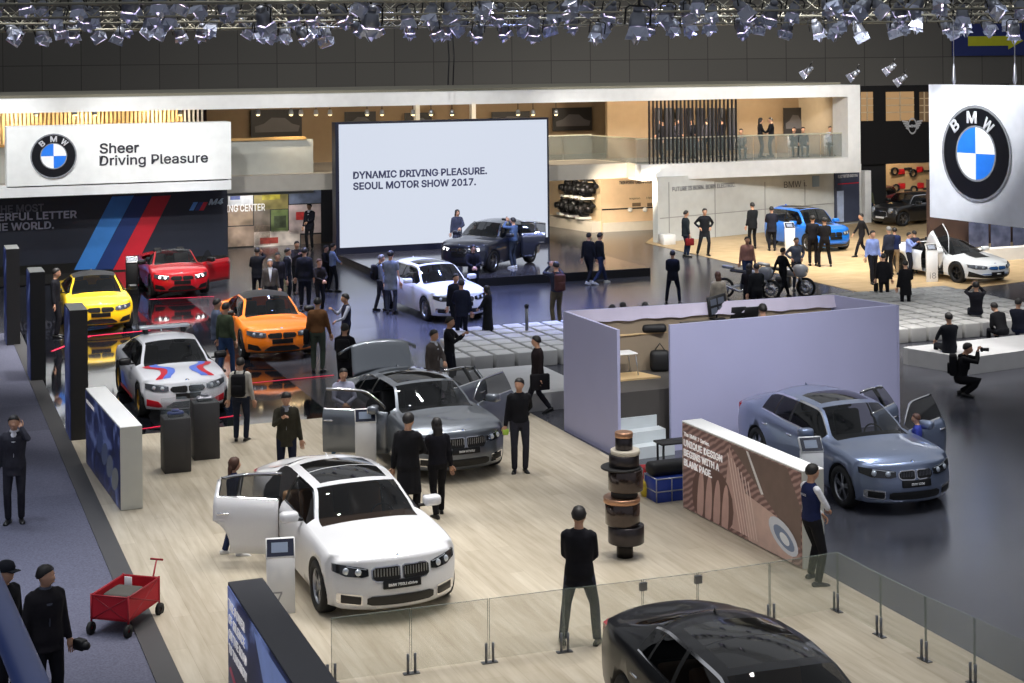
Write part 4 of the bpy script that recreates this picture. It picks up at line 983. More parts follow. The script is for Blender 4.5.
s=MB(); pslab(s,MP,E1,858,170,864,224,.3,0,.6); s.build('wall_white_end',WH)['kind']='structure'
# right edge glazing and counter
gp=fl(G(985,262)); s=MB(); pslab(s,gp+E2*3,E1,930,180,1060,247,.2); s.build('wall_far_right',mat('dark_brown_wall',(62,46,40),.6,noise=(.6,.5)))['kind']='structure'
s=MB(); pslab(s,gp,E1,978,250,1060,263,.5); tag(s.build('white_counter',WH),'long white counter at the right edge behind the sports car','counter')
for k,x in enumerate((968,990,1012)): 
    s=MB(); pslab(s,gp+E2*2.7,E1,x,222,x+19,247,.05,0,.1); s.build('window_%d'%(k+1),mat('dim_window',(70,74,92),.2,emit=.12,ecol=(150,160,200),noise=(2,.7)))['kind']='structure'
# ---------------- tribune of cushions and white platforms
cub=MB(); cub.rbox(-.235,.235,-.285,.285,0,.38,.025,2); cm_=cub.mesh('seat_cube',mat('white_cushion',(186,185,182),.65))
tA=G(563,385); n=0
def tri(org,nu,nv,lab,grp,skip=lambda i,j:False,pu=.56,pv=.70):
    first=True
    for j in range(nv):
        for i in range(nu):
            if skip(i,j): continue
            o=link('seat_cube',cm_); o.location=org+E1*(i*pu+(j%2)*.0)+E2*(j*pv); o.rotation_euler=(0,0,PH); tag(o,lab,'seat cube',grp)
tl=G(458,371); tri(tl,10,6,'pale cushion block in rows beside the silver sedan\'s open doors','cushion blocks left of the booth',skip=lambda i,j:i+j*.1>9 or i<j*.4-.5)
tri(G(905,346)+E1*.1+E2*.6,11,9,'pale cushion block in rows right of the grey booth','cushion blocks right of the booth',skip=lambda i,j:i<j*.4-.5)
W1=G(968,375); W0=G(908,365); wd=(W0-W1).normalized(); 
s=MB(); pr=W1+(G(1060,363)-W1); s.prism(poly([W0,W1,G(1070,361),G(1070,361)+E2*1.6,W0+E2*.2]),0,.40); tag(s.build('white_podium',mat('podium_white',(182,182,182),.6)),'low white podium right of the booth behind the crouching photographer','podium')
V0=G(540,411); s=MB(); s.prism(poly([V0-E1*1.2,V0+E1*1.2,V0+E1*1.2+E2*3.0,V0-E1*1.2+E2*3.0]),0,.38); tag(s.build('white_podium',mat('podium_white',(182,182,182),.6)),'low white podium against the left wall of the booth','podium')
# ---------------- booth
BA,BB=G(563,430),G(617,458); zB=2.39
def bl(x,y): # ground point from the top edge pixel
    return fl(G(x,y,zB))
BA=bl(563,311); BB=bl(617,330); BC=bl(670,325); BD=bl(899,305); BE=bl(833,294.5)
def wallp(nm,a,b,m,th=.08,z0=0,z1=zB,par=None,inset=False):
    d=(b-a); L=d.length; d=d.normalized(); s=MB(); s.box(0,L,z0,z1,-th,0,0,face_T(a,d)); return s.build(nm,m,par)
FZ=1.12
booth=empty('control_booth',(0,0,0),0,'pale lavender grey control booth open at the top with stairs','booth')
wallp('left_wall',BA,BB,LAV,.06,par=booth); wallp('front_wall',BC,BD,LAV,.06,par=booth); wallp('right_wall',BD,BE,LAV,.06,par=booth); wallp('back_wall',BE,BA,LAV,.06,par=booth)
wallp('back_lining',BA+E2*-.09+E1*.1,BE+E2*-.09-E1*.1,INNER,.02,z1=zB-.16,par=booth)
s=MB(); 
d=(BC-BD).normalized(); s.prism(poly([BC+E2*.3-E1*.9,BD+E2*.2-E1*.2,BE-E2*.2-E1*.1,BA-E2*.2+E1*.15,ext(BA,BB,.45)+E1*.1]),.0,FZ); s.build('raised_floor',[mat('booth_floor',(70,66,62),.7)],booth)
s=MB(); dv=(BE-BA); Ld=dv.length; dv.normalize(); n=60; vs=[]
for i in range(n+1):
    t=Ld*i/n; 
    for z,a in ((zB+.01,.02),(zB-.12,.05),(zB-.24,.09)): 
        q=BA+dv*t-E2*(.09+a*(.75+.25*math.sin(i*1.3)*math.sin(i*.37))); vs.append((q.x,q.y,z-(.02*math.sin(i*.31)*math.sin(i*.83) if a>.08 else 0)))
s.add(vs,[(3*i+k,3*i+3+k,3*i+4+k,3*i+1+k) for i in range(n) for k in (0,1)],0,True); s.build('fabric_drape',mat('pale_drape',(196,188,206),.8),booth)
st=MB(); u_=(BC-BB).normalized(); v_=E2
for k in range(5): 
    q=BB+u_*.1+v_*(-.25+k*.28); st.prism(poly([q,q+u_*(1.0-.05*k),q+u_*(1.0-.05*k)+v_*.3,q+v_*.3]),0,.215*(k+1)-.0)
o=st.build('booth_steps',mat('step_white',(198,204,206),.6)); tag(o,'five pale steps climbing through the booth opening','stairs')
s=MB(); q=BB+u_*.75+v_*1.25; s.rbox(-.12,.12,-.1,.1,0,.34,.01,1,0,Matrix.Translation((q.x,q.y,.76))); tag(s.build('drawer_unit',WHT),'small white drawer unit under the booth floor edge','drawers')
s=MB(); s.tube([BB+u_*.05+v_*1.3+Vector((0,0,1.0)),BC+v_*1.3+Vector((0,0,1.0))],.02,8); s.tube([BB+u_*.9+v_*1.3+Vector((0,0,.9)),BB+u_*.9+v_*1.3+Vector((0,0,1.05))],.02,8); s.build('rail',WH,booth)
def table(lab,c,w,dp,h,m,rz=PH):
    r=empty('table',c,rz,lab,'table'); s=MB(); s.rbox(-w/2,w/2,-dp/2,dp/2,h-.035,h,.008,1); s.build('tabletop',m,r)
    for sx in (1,-1):
        for sy in (1,-1): s=MB(); s.tube([(sx*(w/2-.06),sy*(dp/2-.06),0),(sx*(w/2-.06),sy*(dp/2-.06),h-.03)],.02,6); s.build('leg',MATB,r)
    return r
TT=mat('table_wood',(206,176,128),.5)
def top_at(px,py,z): return G(px,py,z)
q=top_at(641,331,FZ+.74); table('wooden-topped table along the back of the booth',Vector((q.x,q.y,FZ)),1.5,.5,.74,TT)
q=top_at(629,376,FZ+.03); s=MB(); s.prism(poly([q-E1*.5-E2*.3,q+E1*.55-E2*.3,q+E1*.35+E2*.35,q-E1*.5+E2*.35]),FZ,FZ+.035); tag(s.build('wooden_board',TT),'loose wooden board on the booth floor above the steps','board')
q=top_at(610,357,1.36+.0)
r=empty('stool',Vector((top_at(623,352,FZ+.48).x,top_at(623,352,FZ+.48).y,FZ)),PH,'white seat with thin metal legs inside the booth','chair'); s=MB(); s.rbox(-.24,.24,-.2,.2,.44,.48,.02,2); s.build('seat',WH,r)
for sx,sy in ((1,1),(1,-1),(-1,1),(-1,-1)): s=MB(); s.tube([(sx*.2,sy*.16,.45),(sx*.24,sy*.2,0)],.012,6); s.build('leg',ALU,r)
q=top_at(654,331,FZ+.76); s=MB(); s.rbox(-.25,.25,-.15,.15,0,.16,.06,2,0,Matrix.Translation((q.x,q.y,FZ+.745))); tag(s.build('black_bag',MATB),'soft black bag lying on the booth table','bag')
q=top_at(638,331,FZ+.76); s=MB(); s.rbox(-.12,.12,-.1,.1,0,.08,.03,2,0,Matrix.Translation((q.x,q.y,FZ+.745))); tag(s.build('paper_bundle',WHT),'crumpled white papers on the booth table beside the bag','papers')
q=top_at(660,371,FZ); s=MB(); s.rbox(-.2,.2,-.13,.13,0,.42,.08,2,0,Matrix.Translation((q.x,q.y,FZ))); s.tube([(q.x-.1,q.y,FZ+.42),(q.x,q.y,FZ+.56),(q.x+.1,q.y,FZ+.42)],.012,6); tag(s.build('duffel_bag',MATB),'black bag standing on the booth floor at the opening','bag')
# desks with equipment at the back right
q=D(757,316,33.45); dk=table('control desk along the booth back wall under the monitor',Vector((q.x,q.y,FZ)),3.6,.5,.92,mat('desk_grey',(90,86,82),.6))
mq=D(717,305,33.05); mo=empty('monitor',Vector((mq.x,mq.y,FZ+.925)),PH+.2,'dark tilted monitor with four lit squares rising over the booth wall','monitor'); s=MB(); T=Matrix.Translation((0,0,mq.z-FZ-.925))@Matrix.Rotation(R(-8),4,'Y'); s.rbox(-.24,.24,-.03,.03,-.2,.2,.01,1,0,T); s.build('screen_case',MATB,mo)
s=MB(); 
for i in (0,1):
    for j in (0,1): s.box(-.19+i*.2,-.03+i*.2,-.035,-.031,-.16+j*.18,-.03+j*.18,0,T)
s.build('screen_image',mat('monitor_image',(60,64,74),.4,emit=.1,ecol=(160,170,190)),mo); s=MB(); s.tube([(0,.02,.02),(0,.02,mq.z-FZ-1.0)],.02,6); s.rbox(-.15,.15,-.1,.1,0,.03,.01,1); s.build('stand',MATB,mo)
for i,x in enumerate((735,748,700)): 
    w=D(x,315,33.3); s=MB(); T=Matrix.Translation((w.x,w.y,FZ+.925))@Matrix.Rotation(PH+PI,4,'Z')
    if i<2:
        s.rbox(-.17,.17,-.12,.12,0,.02,.006,1,0,T); o=s.build('laptop',MATB); s=MB(); s.rbox(-.17,.17,-.005,.005,0,.23,.004,1,0,T@Matrix.Translation((0,.12,.01))@Matrix.Rotation(R(-12),4,'X')); s.build('lid',MATB,o); s=MB(); s.box(-.15,.15,-.009,-.007,.02,.21,0,T@Matrix.Translation((0,.12,.01))@Matrix.Rotation(R(-12),4,'X')); s.build('screen_image',mat('laptop_image',(60,70,80),.4,emit=.25,ecol=(170,190,210)),o); tag(o,'open laptop on the booth desk, %s of the two'%('left' if i==0 else 'right'),'laptop')
    else: s.rbox(-.2,.2,-.12,.12,0,.05,.01,1,0,T); tag(s.build('mixer',WHT),'low white mixer on the booth desk left of the monitor','mixer')
# ---------------- lightboxes
def lightbox(nm,lab,pa,pb,h,th,fm,topm,endm):
    d=(pb-pa); L=d.length; d=d.normalized(); T=face_T(fl(pa),d)
    r=empty(nm,(0,0,0),0,lab,'display panel'); s=MB(); s.box(0,L,0.03,h,-th,0,0,T); s.build('case',endm,r); s=MB(); s.box(-.0,L,h,h+.012,-th,0,0,T); s.build('top',topm,r); s=MB(); s.box(.03,L-.03,.04,h-.02,0,.012,0,T); s.build('front_image',fm,r)
    return r,T,L
def imgmat(name,fn,rough=.4,emit=.35):
    m,nt,b=nodemat(name,rough); col=fn(nt); nt.links.new(col,b.inputs['Base Color']); nt.links.new(col,b.inputs['Emission Color']); b.inputs['Emission Strength'].default_value=emit; return m
def seatimg(nt):
    v=coords(nt,0,(1,1,1)); w=nt.nodes.new('ShaderNodeTexWave'); w.inputs['Scale'].default_value=6.0; w.inputs['Distortion'].default_value=2; w.inputs['Detail'].default_value=1; w.bands_direction='DIAGONAL'; nt.links.new(v,w.inputs['Vector']); return ramp(nt,w.outputs['Fac'],[(.2,(104,76,72)),(.6,(136,106,100)),(.9,(160,128,120))])
def darkimg(nt):
    v=coords(nt,0,(1,.6,1)); n=nt.nodes.new('ShaderNodeTexNoise'); n.inputs['Scale'].default_value=1.6; n.inputs['Detail'].default_value=4; n.inputs['Distortion'].default_value=1.5; nt.links.new(v,n.inputs['Vector']); return ramp(nt,n.outputs['Fac'],[(.35,(16,22,52)),(.55,(34,44,92)),(.68,(96,110,160))])
def skyimg(nt):
    v=coords(nt,0,(1,.7,1)); n=nt.nodes.new('ShaderNodeTexNoise'); n.inputs['Scale'].default_value=1.3; n.inputs['Detail'].default_value=5; n.inputs['Distortion'].default_value=1.0; nt.links.new(v,n.inputs['Vector']); return ramp(nt,n.outputs['Fac'],[(.3,(14,18,44)),(.5,(28,40,84)),(.62,(120,140,200)),(.75,(190,205,235))])
LW=mat('lightbox_white_top',(240,240,238),.5,emit=.35); WE=mat('lightbox_white_end',(206,206,196),.5)
r,T,L=lightbox('seat_display_wall','long low display wall with brown leather seat picture and white top',G(683,508.5),G(803.5,571.5),1.44,.36,imgmat('seat_picture',seatimg,.45,.18),LW,WE)
def pic(nm,pts,c,par,T,off=.02,emit=.1): s=MB(); s.add([(x,y,off) for x,y in pts],[tuple(range(len(pts)))],0,False,T); return s.build(nm,mat(nm+'_%d_%d'%(c[0],c[1]),c,.5,emit=emit,noise=(5,.08)),par)
def blob(cx,cy,rx,ry,a,n=18): return [(cx+rx*math.cos(t)*math.cos(a)-ry*math.sin(t)*math.sin(a),cy+rx*math.cos(t)*math.sin(a)+ry*math.sin(t)*math.cos(a)) for t in [2*PI*k/n for k in range(n)]]
clampy=lambda pts:[(min(max(x,.03),L-.03),min(max(y,.05),1.41)) for x,y in pts]
pic('seat_fold_dark',clampy([(1.55,1.41),(3.2,1.41),(3.7,.9),(3.55,.3),(2.6,.8)]),(112,92,84),r,T,.014); pic('seat_wing',clampy([(1.55,1.35),(2.3,.4),(2.2,.1),(1.5,.1),(1.4,.6)]),(190,156,146),r,T,.016)
pic('cushion_shade',clampy(blob(1.0,.36,.66,.58,0)),(104,76,70),r,T,.0165)
for k in range(4): pic('seat_cushion',clampy(blob(.62+k*.26,.30-k*.02,.105,.50,-.10)),(190,154,144),r,T,.018)
pic('seat_bolster',clampy([(2.0,.75),(2.9,.62),(3.4,.3),(3.3,.05),(2.1,.05)]),(200,170,158),r,T,.019)
for k in range(7): pic('stitch',clampy([(1.5+k*.1,1.25-k*.05),(1.53+k*.1,1.25-k*.05),(1.9+k*.08,.1),(1.87+k*.08,.1)]),(222,200,190),r,T,.026)
pic('white_cable',clampy([(2.05,1.41),(2.12,1.41),(2.55,.86),(2.48,.84)]),(220,216,214),r,T,.02)
pic('buckle_ring',clampy(blob(3.1,.38,.42,.2,-.35)),(205,208,216),r,T,.028); pic('buckle',clampy(blob(3.12,.36,.30,.12,-.35)),(120,134,160),r,T,.030); pic('buckle_button',clampy(blob(3.14,.35,.14,.07,-.35)),(225,228,232),r,T,.032)
TLm=mat('panel_letters',(240,236,236),.5,emit=.3)
for i,(t,y,h,w) in enumerate((('The BMW 7 Series.',1.23,.07,.85),('UNIQUE DESIGN',1.06,.12,1.25),('BEGINS WITH A',.90,.12,1.15),('BLANK PAGE.',.74,.12,.92))): text(t,1,TLm,r,T@Matrix.Translation((.1,y,.03)),bold=.03,depth=.002,fit=(w,h))
r,T,L=lightbox('interior_display_wall','low display wall with dark blue cabin picture and white top beside the aisle',G(86.5,464),G(121,512.5),1.40,.36,imgmat('cabin_picture',darkimg,.4,.25),LW,WE)
text('THE NEW DRIVE',1,TLm,r,T@Matrix.Translation((.15,1.18,.02)),bold=.02,depth=.002,fit=(.9,.07))
for k in range(4): pic('cabin_shape',blob(1.6+.5*k,.75-.1*k,.35,.18,.4),(70+20*k,84+16*k,130),r,T,.016)
P0_=fl(G(228,583,1.44)); r,T,L=lightbox('sky_display_wall','near low display wall with night sky picture and dark grey top',P0_,P0_-E2*8,1.44,.40,imgmat('night_picture',skyimg,.4,.3),DGREY,DGREY)
for i,(t,y,w) in enumerate((('THE POWER',1.20,.9),('OF SILENCE',1.03,.9),('ON THE ROAD',.86,1.0),('TO TOMORROW',.69,1.0))): text(t,1,TLm,r,T@Matrix.Translation((.12,y,.02)),bold=.02,depth=.002,fit=(w,.11))
pic('light_trail',[(.1,.5),(.2,.55),(1.4,.2),(1.6,.1),(1.2,.12)],(170,60,90),r,T,.016,.2); pic('moonlit_slope',[(1.5,1.38),(4.5,1.38),(6,.1),(3,.1)],(130,150,205),r,T,.015,.3)
def pillar(lab,bx0,by,bx1,top):
    pa=G(bx0,by); w=.34; r=empty('black_pillar',pa,PH,lab,'pillar'); hh=(by-top)*pa.y/1600.
    s=MB(); s.box(0,w,0,1.02,0,hh); s.build('column_box',mat('pillar_black',(26,25,26),.5),r); s=MB(); s.box(-.012,0,.03,.99,.03,hh-.03); s.build('side_image',imgmat('pillar_image',darkimg,.4,.45) if 'pillar_image' not in bpy.data.materials else bpy.data.materials['pillar_image'],r); s=MB(); s.box(0,w,0,1.02,hh,hh+.01); s.build('cap',mat('pillar_cap',(120,122,120),.5),r)
pillar('tall black pillar with blue lit side, nearest the camera',71,442,88,311); pillar('tall black pillar, middle one of three along the aisle',31,382,46,273); pillar('tall black pillar at the left edge, farthest along the aisle',7,346,20,249.5)
# ---------------- kiosks, pedestals
def kiosk(lab,px,py,h=1.02,rz=None,dark=False,tx=None,w=.38):
    r=empty('info_stand',G(px,py),PH-PI*0+R(-12) if rz is None else rz,lab,'info stand'); m=MATB if dark else WHT
    s=MB(); s.rbox(-w/2,w/2,-.06,.06,0,h-.13,.012,1); s.build('stand',m,r); T=Matrix.Translation((0,-.02,h-.12))@Matrix.Rotation(R(-38),4,'X')
    s=MB(); s.rbox(-w/2-.005,w/2+.005,-.03,.03,-.05,.24,.012,1,0,T); s.build('head',m,r); s=MB(); s.box(-w/2+.01,w/2-.01,-.038,-.031,-.03,.21,0,T); h_=s.build('tablet',mat('tablet_navy',(22,26,46),.25),r)
    s=MB(); s.box(-w/2+.07,w/2-.09,-.042,-.039,.02,.16,0,T); s.build('screen_image',mat('tablet_image',(90,100,120),.3,emit=.12,ecol=(190,205,225)),h_)
    if tx: text(tx,1,mat('stand_letters',(150,150,155),.5),r,face_T(Vector((-.10,-.062,.12)),Vector((1,0,0))),depth=.001,fit=(.22 if len(tx)>1 else .12,.2))
    return r
kiosk('white info stand with tablet beside the white sedan\'s front wheel',281,614,.92,tx='7'); kiosk('white info stand with tablet beside the silver sedan\'s open door',366,470,1.02)
kiosk('white info stand behind the leather seat wall near the blue sedan',812,504); kiosk('slim white info stand marked i8 beside the white sports car',932,282,1.18,tx='i8'); kiosk('white info stand beside the blue electric hatchback',790,255,1.15); kiosk('black info stand left of the red convertible',132,294,1.15,dark=True)
def pedestal(lab,px,py,h,bk):
    r=empty('glass_case_pedestal',G(px,py),PH,lab,'pedestal'); s=MB(); s.rbox(-.24,.24,-.24,.24,0,h,.008,1); s.build('plinth',mat('pedestal_grey',(58,57,59),.55),r)
    s=MB(); s.box(-.23,.23,-.23,.23,h,h+.3); s.build('glass_cover',mat('case_glass',(190,205,215),.02,alpha=.13),r); s=MB(); s.rbox(-.14,.14,-.09,.09,h,h+.03,.01,1); s.build('base_pad',MATB,r)
    s=MB(); s.rbox(-.15,.15,-.07,.07,h+.03,h+.09,.03,2); s.rbox(-.07,.07,-.055,.055,h+.09,h+.13,.02,2); s.build('scale_model',bk,r)
pedestal('grey pedestal with glass case, left of the two by the striped coupe',176,471,1.0,mat('model_blue',(40,60,130),.3)); pedestal('grey pedestal with glass case, right of the two by the striped coupe',205,458,1.08,mat('model_silver',(150,150,160),.3,.5))
# ---------------- sculpture of stacked discs
c=G(625,558); r=empty('disc_sculpture',c,0,'tall sculpture of stacked offset metal cylinders on the wood floor','sculpture'); BR=mat('bronze_glass',(62,50,46),.18,.6,coat=.6); COP=mat('copper',(190,146,116),.35,.8); GRM=mat('gunmetal',(66,62,64),.3,.8); CRM=mat('cream_ring',(196,188,172),.5)
for nm,m,ra,z0,z1,ox in (('foot',mat('foot_bronze',(34,31,31),.3,.7),.125,0,.26,0),('disc',GRM,.27,.24,.50,.02),('glass_drum',BR,.26,.52,.84,-.03),('neck',GRM,.20,.48,.56,0),('copper_ring',COP,.275,.84,.92,-.04),('neck',MATB,.20,.92,1.02,0),('glass_drum',BR,.26,1.02,1.34,.02),('black_disc',MATB,.30,1.34,1.37,-.05),('drum',GRM,.225,1.37,1.55,0),('cream_ring',CRM,.22,1.55,1.62,.02),('drum',GRM,.13,1.62,1.80,.0),('copper_ring',COP,.135,1.80,1.88,.0)):
    s=MB(); s.lathe([(0,z0),(ra-.008,z0),(ra,z0+.008),(ra,z1-.008),(ra-.008,z1),(0,z1)],36,0,Matrix.Translation((ox,0,0))); o=s.build(nm,m,r)
    for p in o.data.polygons: p.use_smooth=abs(p.normal.z)<.5
# ---------------- glass barrier
BG=mat('barrier_glass',(170,178,160),.03,alpha=.16); BEDGE=mat('glass_edge',(150,162,154),.2,alpha=.5)
SEAM=[(331,686),(411,675),(489,664),(564,653.5),(643,643),(698,635.5),(770,624),(838,612.5)]; SEAM2=[(838,612.5),(881,637.5),(926,662),(975,686),(1026,713)]
lab='clear glass barrier pane with steel pins on the wood floor edge'
for S_,lb in ((SEAM,'clear glass barrier pane in front of the white and black sedans'),(SEAM2,'clear glass barrier pane on the right edge of the wood floor')):
    for (a,b) in zip(S_,S_[1:]):
        pa,pb=G(*a),G(*b); d=(pb-pa); Ln=d.length; d.normalize(); r=empty('glass_barrier',pa,math.atan2(d.y,d.x),lb,'barrier','glass barrier panes around the wood platform')
        s=MB(); s.box(.01,Ln-.01,-.008,.008,.06,.80); s.build('glass_pane',BG,r)
        s=MB(); s.box(.01,Ln-.01,-.008,.008,.80,.806); s.box(.006,.012,-.009,.009,.06,.806); s.box(Ln-.012,Ln-.006,-.009,.009,.06,.806); s.build('glass_edge',BEDGE,r)
        for x in (-.045,.045): s=MB(); s.tube([(x,-.03,.02),(x,-.03,.27)],.017,8); s.build('pin',STEEL,r)
        s=MB(); s.box(-.1,.1,-.06,.02,.02,.035); s.build('base_plate',STEEL,r)
for x,y,h in ((643,586,0),(698,579,0)):
    pa=G(643,643) if x==643 else G(698,635.5); q=D(x,y,pa.y); s=MB(); s.box(-.05,.05,-.02,.02,-.05,.05,0,Matrix.Translation((q.x,pa.y-.02,q.z))@Matrix.Rotation(PH,4,'Z')); tag(s.build('glass_clip',STEEL),'square steel clip joining barrier panes, %s of the two'%('left' if x==643 else 'right'),'clip')
# ---------------- flight case, bags, bench near the steps
c=G(674,499); r=empty('flight_case',c,PH,'blue flight case with silver edges behind the leather seat wall','flight case'); s=MB(); s.rbox(-.42,.42,-.2,.25,0,.42,.01,1); s.build('case_body',mat('case_blue',(30,58,150),.4),r)
s=MB()
for y in (-.205,.255):
    for z in (.0,.20,.41): s.tube([(-.425,y,z+.005),(.425,y,z+.005)],.012,4)
    for x in (-.425,-.14,.14,.425): s.tube([(x,y,0),(x,y,.42)],.012,4)
for x in (-.425,.425):
    for z in (0,.2,.42): s.tube([(x,-.205,z),(x,.255,z)],.012,4)
s.build('edging',ALU,r)
s=MB(); s.rbox(-.42,.42,-.16,.16,.0,.22,.08,3,0,Matrix.Translation(c+Vector((-.05,.05,.425)))@Matrix.Rotation(PH,4,'Z')); tag(s.build('holdall',MATB),'black holdall lying on top of the blue flight case','bag')
c=G(647,490); s=MB(); s.rbox(-.17,.17,-.12,.12,0,.42,.04,2,0,Matrix.Translation(c)@Matrix.Rotation(.1,4,'Z')); o=tag(s.build('tool_bag',mat('red_fabric',(170,32,36),.7,noise=(8,.5))),'red patterned bag beside the blue flight case','bag')
c=G(648,497); s=MB(); s.lathe([(0,0),(.1,.0),(.13,.08),(.13,.22),(.08,.3),(0,.32)],16,0,Matrix.Translation(c)); tag(s.build('yellow_bucket',mat('yellow_green',(196,170,40),.5,noise=(10,.4))),'small yellow and red bucket in front of the red bag','bucket')
c=G(656,498); s=MB(); s.lathe([(.05,-.05),(.13,-.05),(.13,.05),(.05,.05)],18,0,Matrix.Translation(c+Vector((0,0,.13)))@Matrix.Rotation(PI/2,4,'X')); tag(s.build('cable_reel',MATB),'small black cable reel in front of the flight case','reel')
c=G(677,481); table('small black table behind the left end of the leather seat wall',c,.75,.35,.72,MATB)
c=G(527,345); r=empty('stanchion',c,0,'slim grey stanchion post standing among the cushion rows','post'); s=MB(); s.tube([(0,0,.0),(0,0,.98)],.045,10); s.build('post',STEEL,r); s=MB(); s.lathe([(0,.98),(.06,.98),(.06,1.05),(0,1.07)],12); s.build('cap',MATB,r)
# red folding wagon
c=G(126,625); r=empty('folding_wagon',c,R(-15),'red fabric folding wagon with bags on the grey aisle','wagon'); r.scale=(.92,.92,.92); RF=mat('red_wagon_fabric',(176,12,34),.7)
s=MB(); w,l,h0,h1=.29,.46,.22,.56
for x0,x1,y0,y1 in ((-w,w,-l,-l+.02),(-w,w,l-.02,l),(-w,-w+.02,-l,l),(w-.02,w,-l,l)): s.box(x0,x1,y0,y1,h0,h1)
s.box(-w,w,-l,l,h0,h0+.03); s.build('fabric_tub',RF,r)
s=MB(); RM=mat('red_metal',(150,20,36),.4)
for sx in (1,-1):
    for sy in (1,-1): s.tube([(sx*w,sy*l,.08),(sx*w,sy*l,h1+.02)],.014,6)
    s.tube([(sx*w,-l,h0),(sx*w,l,h1)],.009,6); s.tube([(sx*w,l,h0),(sx*w,-l,h1)],.009,6); s.tube([(sx*w,-l,h1),(sx*w,l,h1)],.012,6)
for sy in (1,-1): s.tube([(-w,sy*l,h0),(w,sy*l,h1)],.009,6); s.tube([(w,sy*l,h0),(-w,sy*l,h1)],.009,6); s.tube([(-w,sy*l,h1),(w,sy*l,h1)],.012,6)
s.build('frame',RM,r)
for sx in (1,-1):
    for sy in (1,-1):
        s=MB(); s.lathe([(.03,-.02),(.09,-.028),(.095,0),(.09,.028),(.03,.02)],16,0,Matrix.Translation((sx*w,sy*(l+.01),.095))@Matrix.Rotation(PI/2,4,'Y')); s.build('wheel',TYRE,r)
s=MB(); s.tube([(0.12,l,.24),(.14,l+.22,.75)],.014,8); s.tube([(.04,l+.22,.75),(.24,l+.22,.75)],.016,8); s.build('pull_handle',RM,r)
s=MB(); s.rbox(-.2,.22,-.3,.15,.26,.5,.06,2); tag(s.build('grey_bag',mat('bag_grey',(70,68,62),.7),None,c,R(-15)),'grey bag lying inside the red wagon','bag'); s=MB(); s.rbox(-.13,-.02,.2,.215,.35,.57,.004,1); tag(s.build('white_leaflet',WHT,None,c,R(-15)),'white leaflet standing inside the red wagon','leaflet')
# blue rail banner close to the camera at the lower left
q0=D(-6,596,6.0); q1=D(34,690,5.2)
s=MB(); d=(q1-q0); s.tube([q0-d*1.5,q0,q1,q1+d*1.5],.055,12); tag(s.build('blue_rail',mat('blue_rail',(66,84,140),.4)),'blurred blue rail at the lower left corner','rail')
# motorcycles
def moto(lab,px,py,rz,c):
    r=empty('motorcycle',G(px,py),rz,lab,'motorcycle'); P=paint('moto_%d'%c[0],c,.3)
    for x in (.74,-.74):
        T=Matrix.Translation((x,0,.31))@Matrix.Rotation(PI/2,4,'X'); s=MB(); s.lathe([(.24,-.05),(.30,-.05),(.315,0),(.30,.05),(.24,.05)],24,0,T); w=s.build('wheel',TYRE,r)
        s=MB(); 
        for k in range(6): s.tube([(x,0,.31),(x+.24*math.cos(k*PI/3),0,.31+.24*math.sin(k*PI/3))],.016,6)
        s.lathe([(.1,.06),(.17,.06),(.17,.07),(.1,.07)],16,0,T); s.build('rim',CHR,w)
    s=MB(); s.rbox(-.22,.26,-.17,.17,.25,.62,.08,2); s.lathe([(0,.2),(.12,.2),(.12,.26)],12,0,Matrix.Translation((.05,0,.42))@Matrix.Rotation(PI/2,4,'X')); s.build('engine',mat('moto_engine',(90,92,96),.35,.8),r)
    s=MB(); s.rbox(-.1,.40,-.16,.16,.66,.92,.10,3,0,Matrix.Rotation(R(6),4,'Y')); s.build('fuel_tank',P,r); s=MB(); s.rbox(.35,.78,-.18,.18,.62,1.02,.13,3); s.build('front_fairing',P,r)
    s=MB(); s.rbox(-.62,-.08,-.13,.13,.78,.86,.04,2,0,Matrix.Rotation(R(5),4,'Y')); s.build('seat',MATB,r); s=MB(); s.rbox(-.95,-.55,-.09,.09,.82,.92,.04,2,0,Matrix.Rotation(R(8),4,'Y')); s.build('tail',P,r)
    for sd in (1,-1):
        s=MB(); s.tube([(.42,sd*.1,.98),(.74,sd*.09,.31)],.03,8); s.build('fork',ALU,r); s=MB(); s.tube([(.42,0,1.02),(.40,sd*.2,1.05),(.32,sd*.36,1.02)],.016,6); s.build('handlebar',MATB,r)
    s=MB(); s.tube([(-.74,.1,.31),(-.2,.13,.42)],.035,8); s.tube([(-.74,-.1,.31),(-.2,-.13,.42)],.035,8); s.build('swingarm',ALU,r); s=MB(); s.tube([(.1,-.18,.35),(-.2,-.2,.25),(-.7,-.2,.42)],[.03,.04,.06],8); s.build('exhaust',CHR,r); s=MB(); s.lathe([(0,0),(.08,.01),(.09,-.04)],14,0,Matrix.Translation((.80,0,.86))@Matrix.Rotation(PI/2,4,'Y')); s.build('headlamp',LAMP,r)
moto('silver motorcycle partly hidden behind the dark couple',748,299,R(-25),(150,152,158)); moto('white and silver motorcycle right of the other, front wheel facing out',783,296,R(-28),(214,214,216))
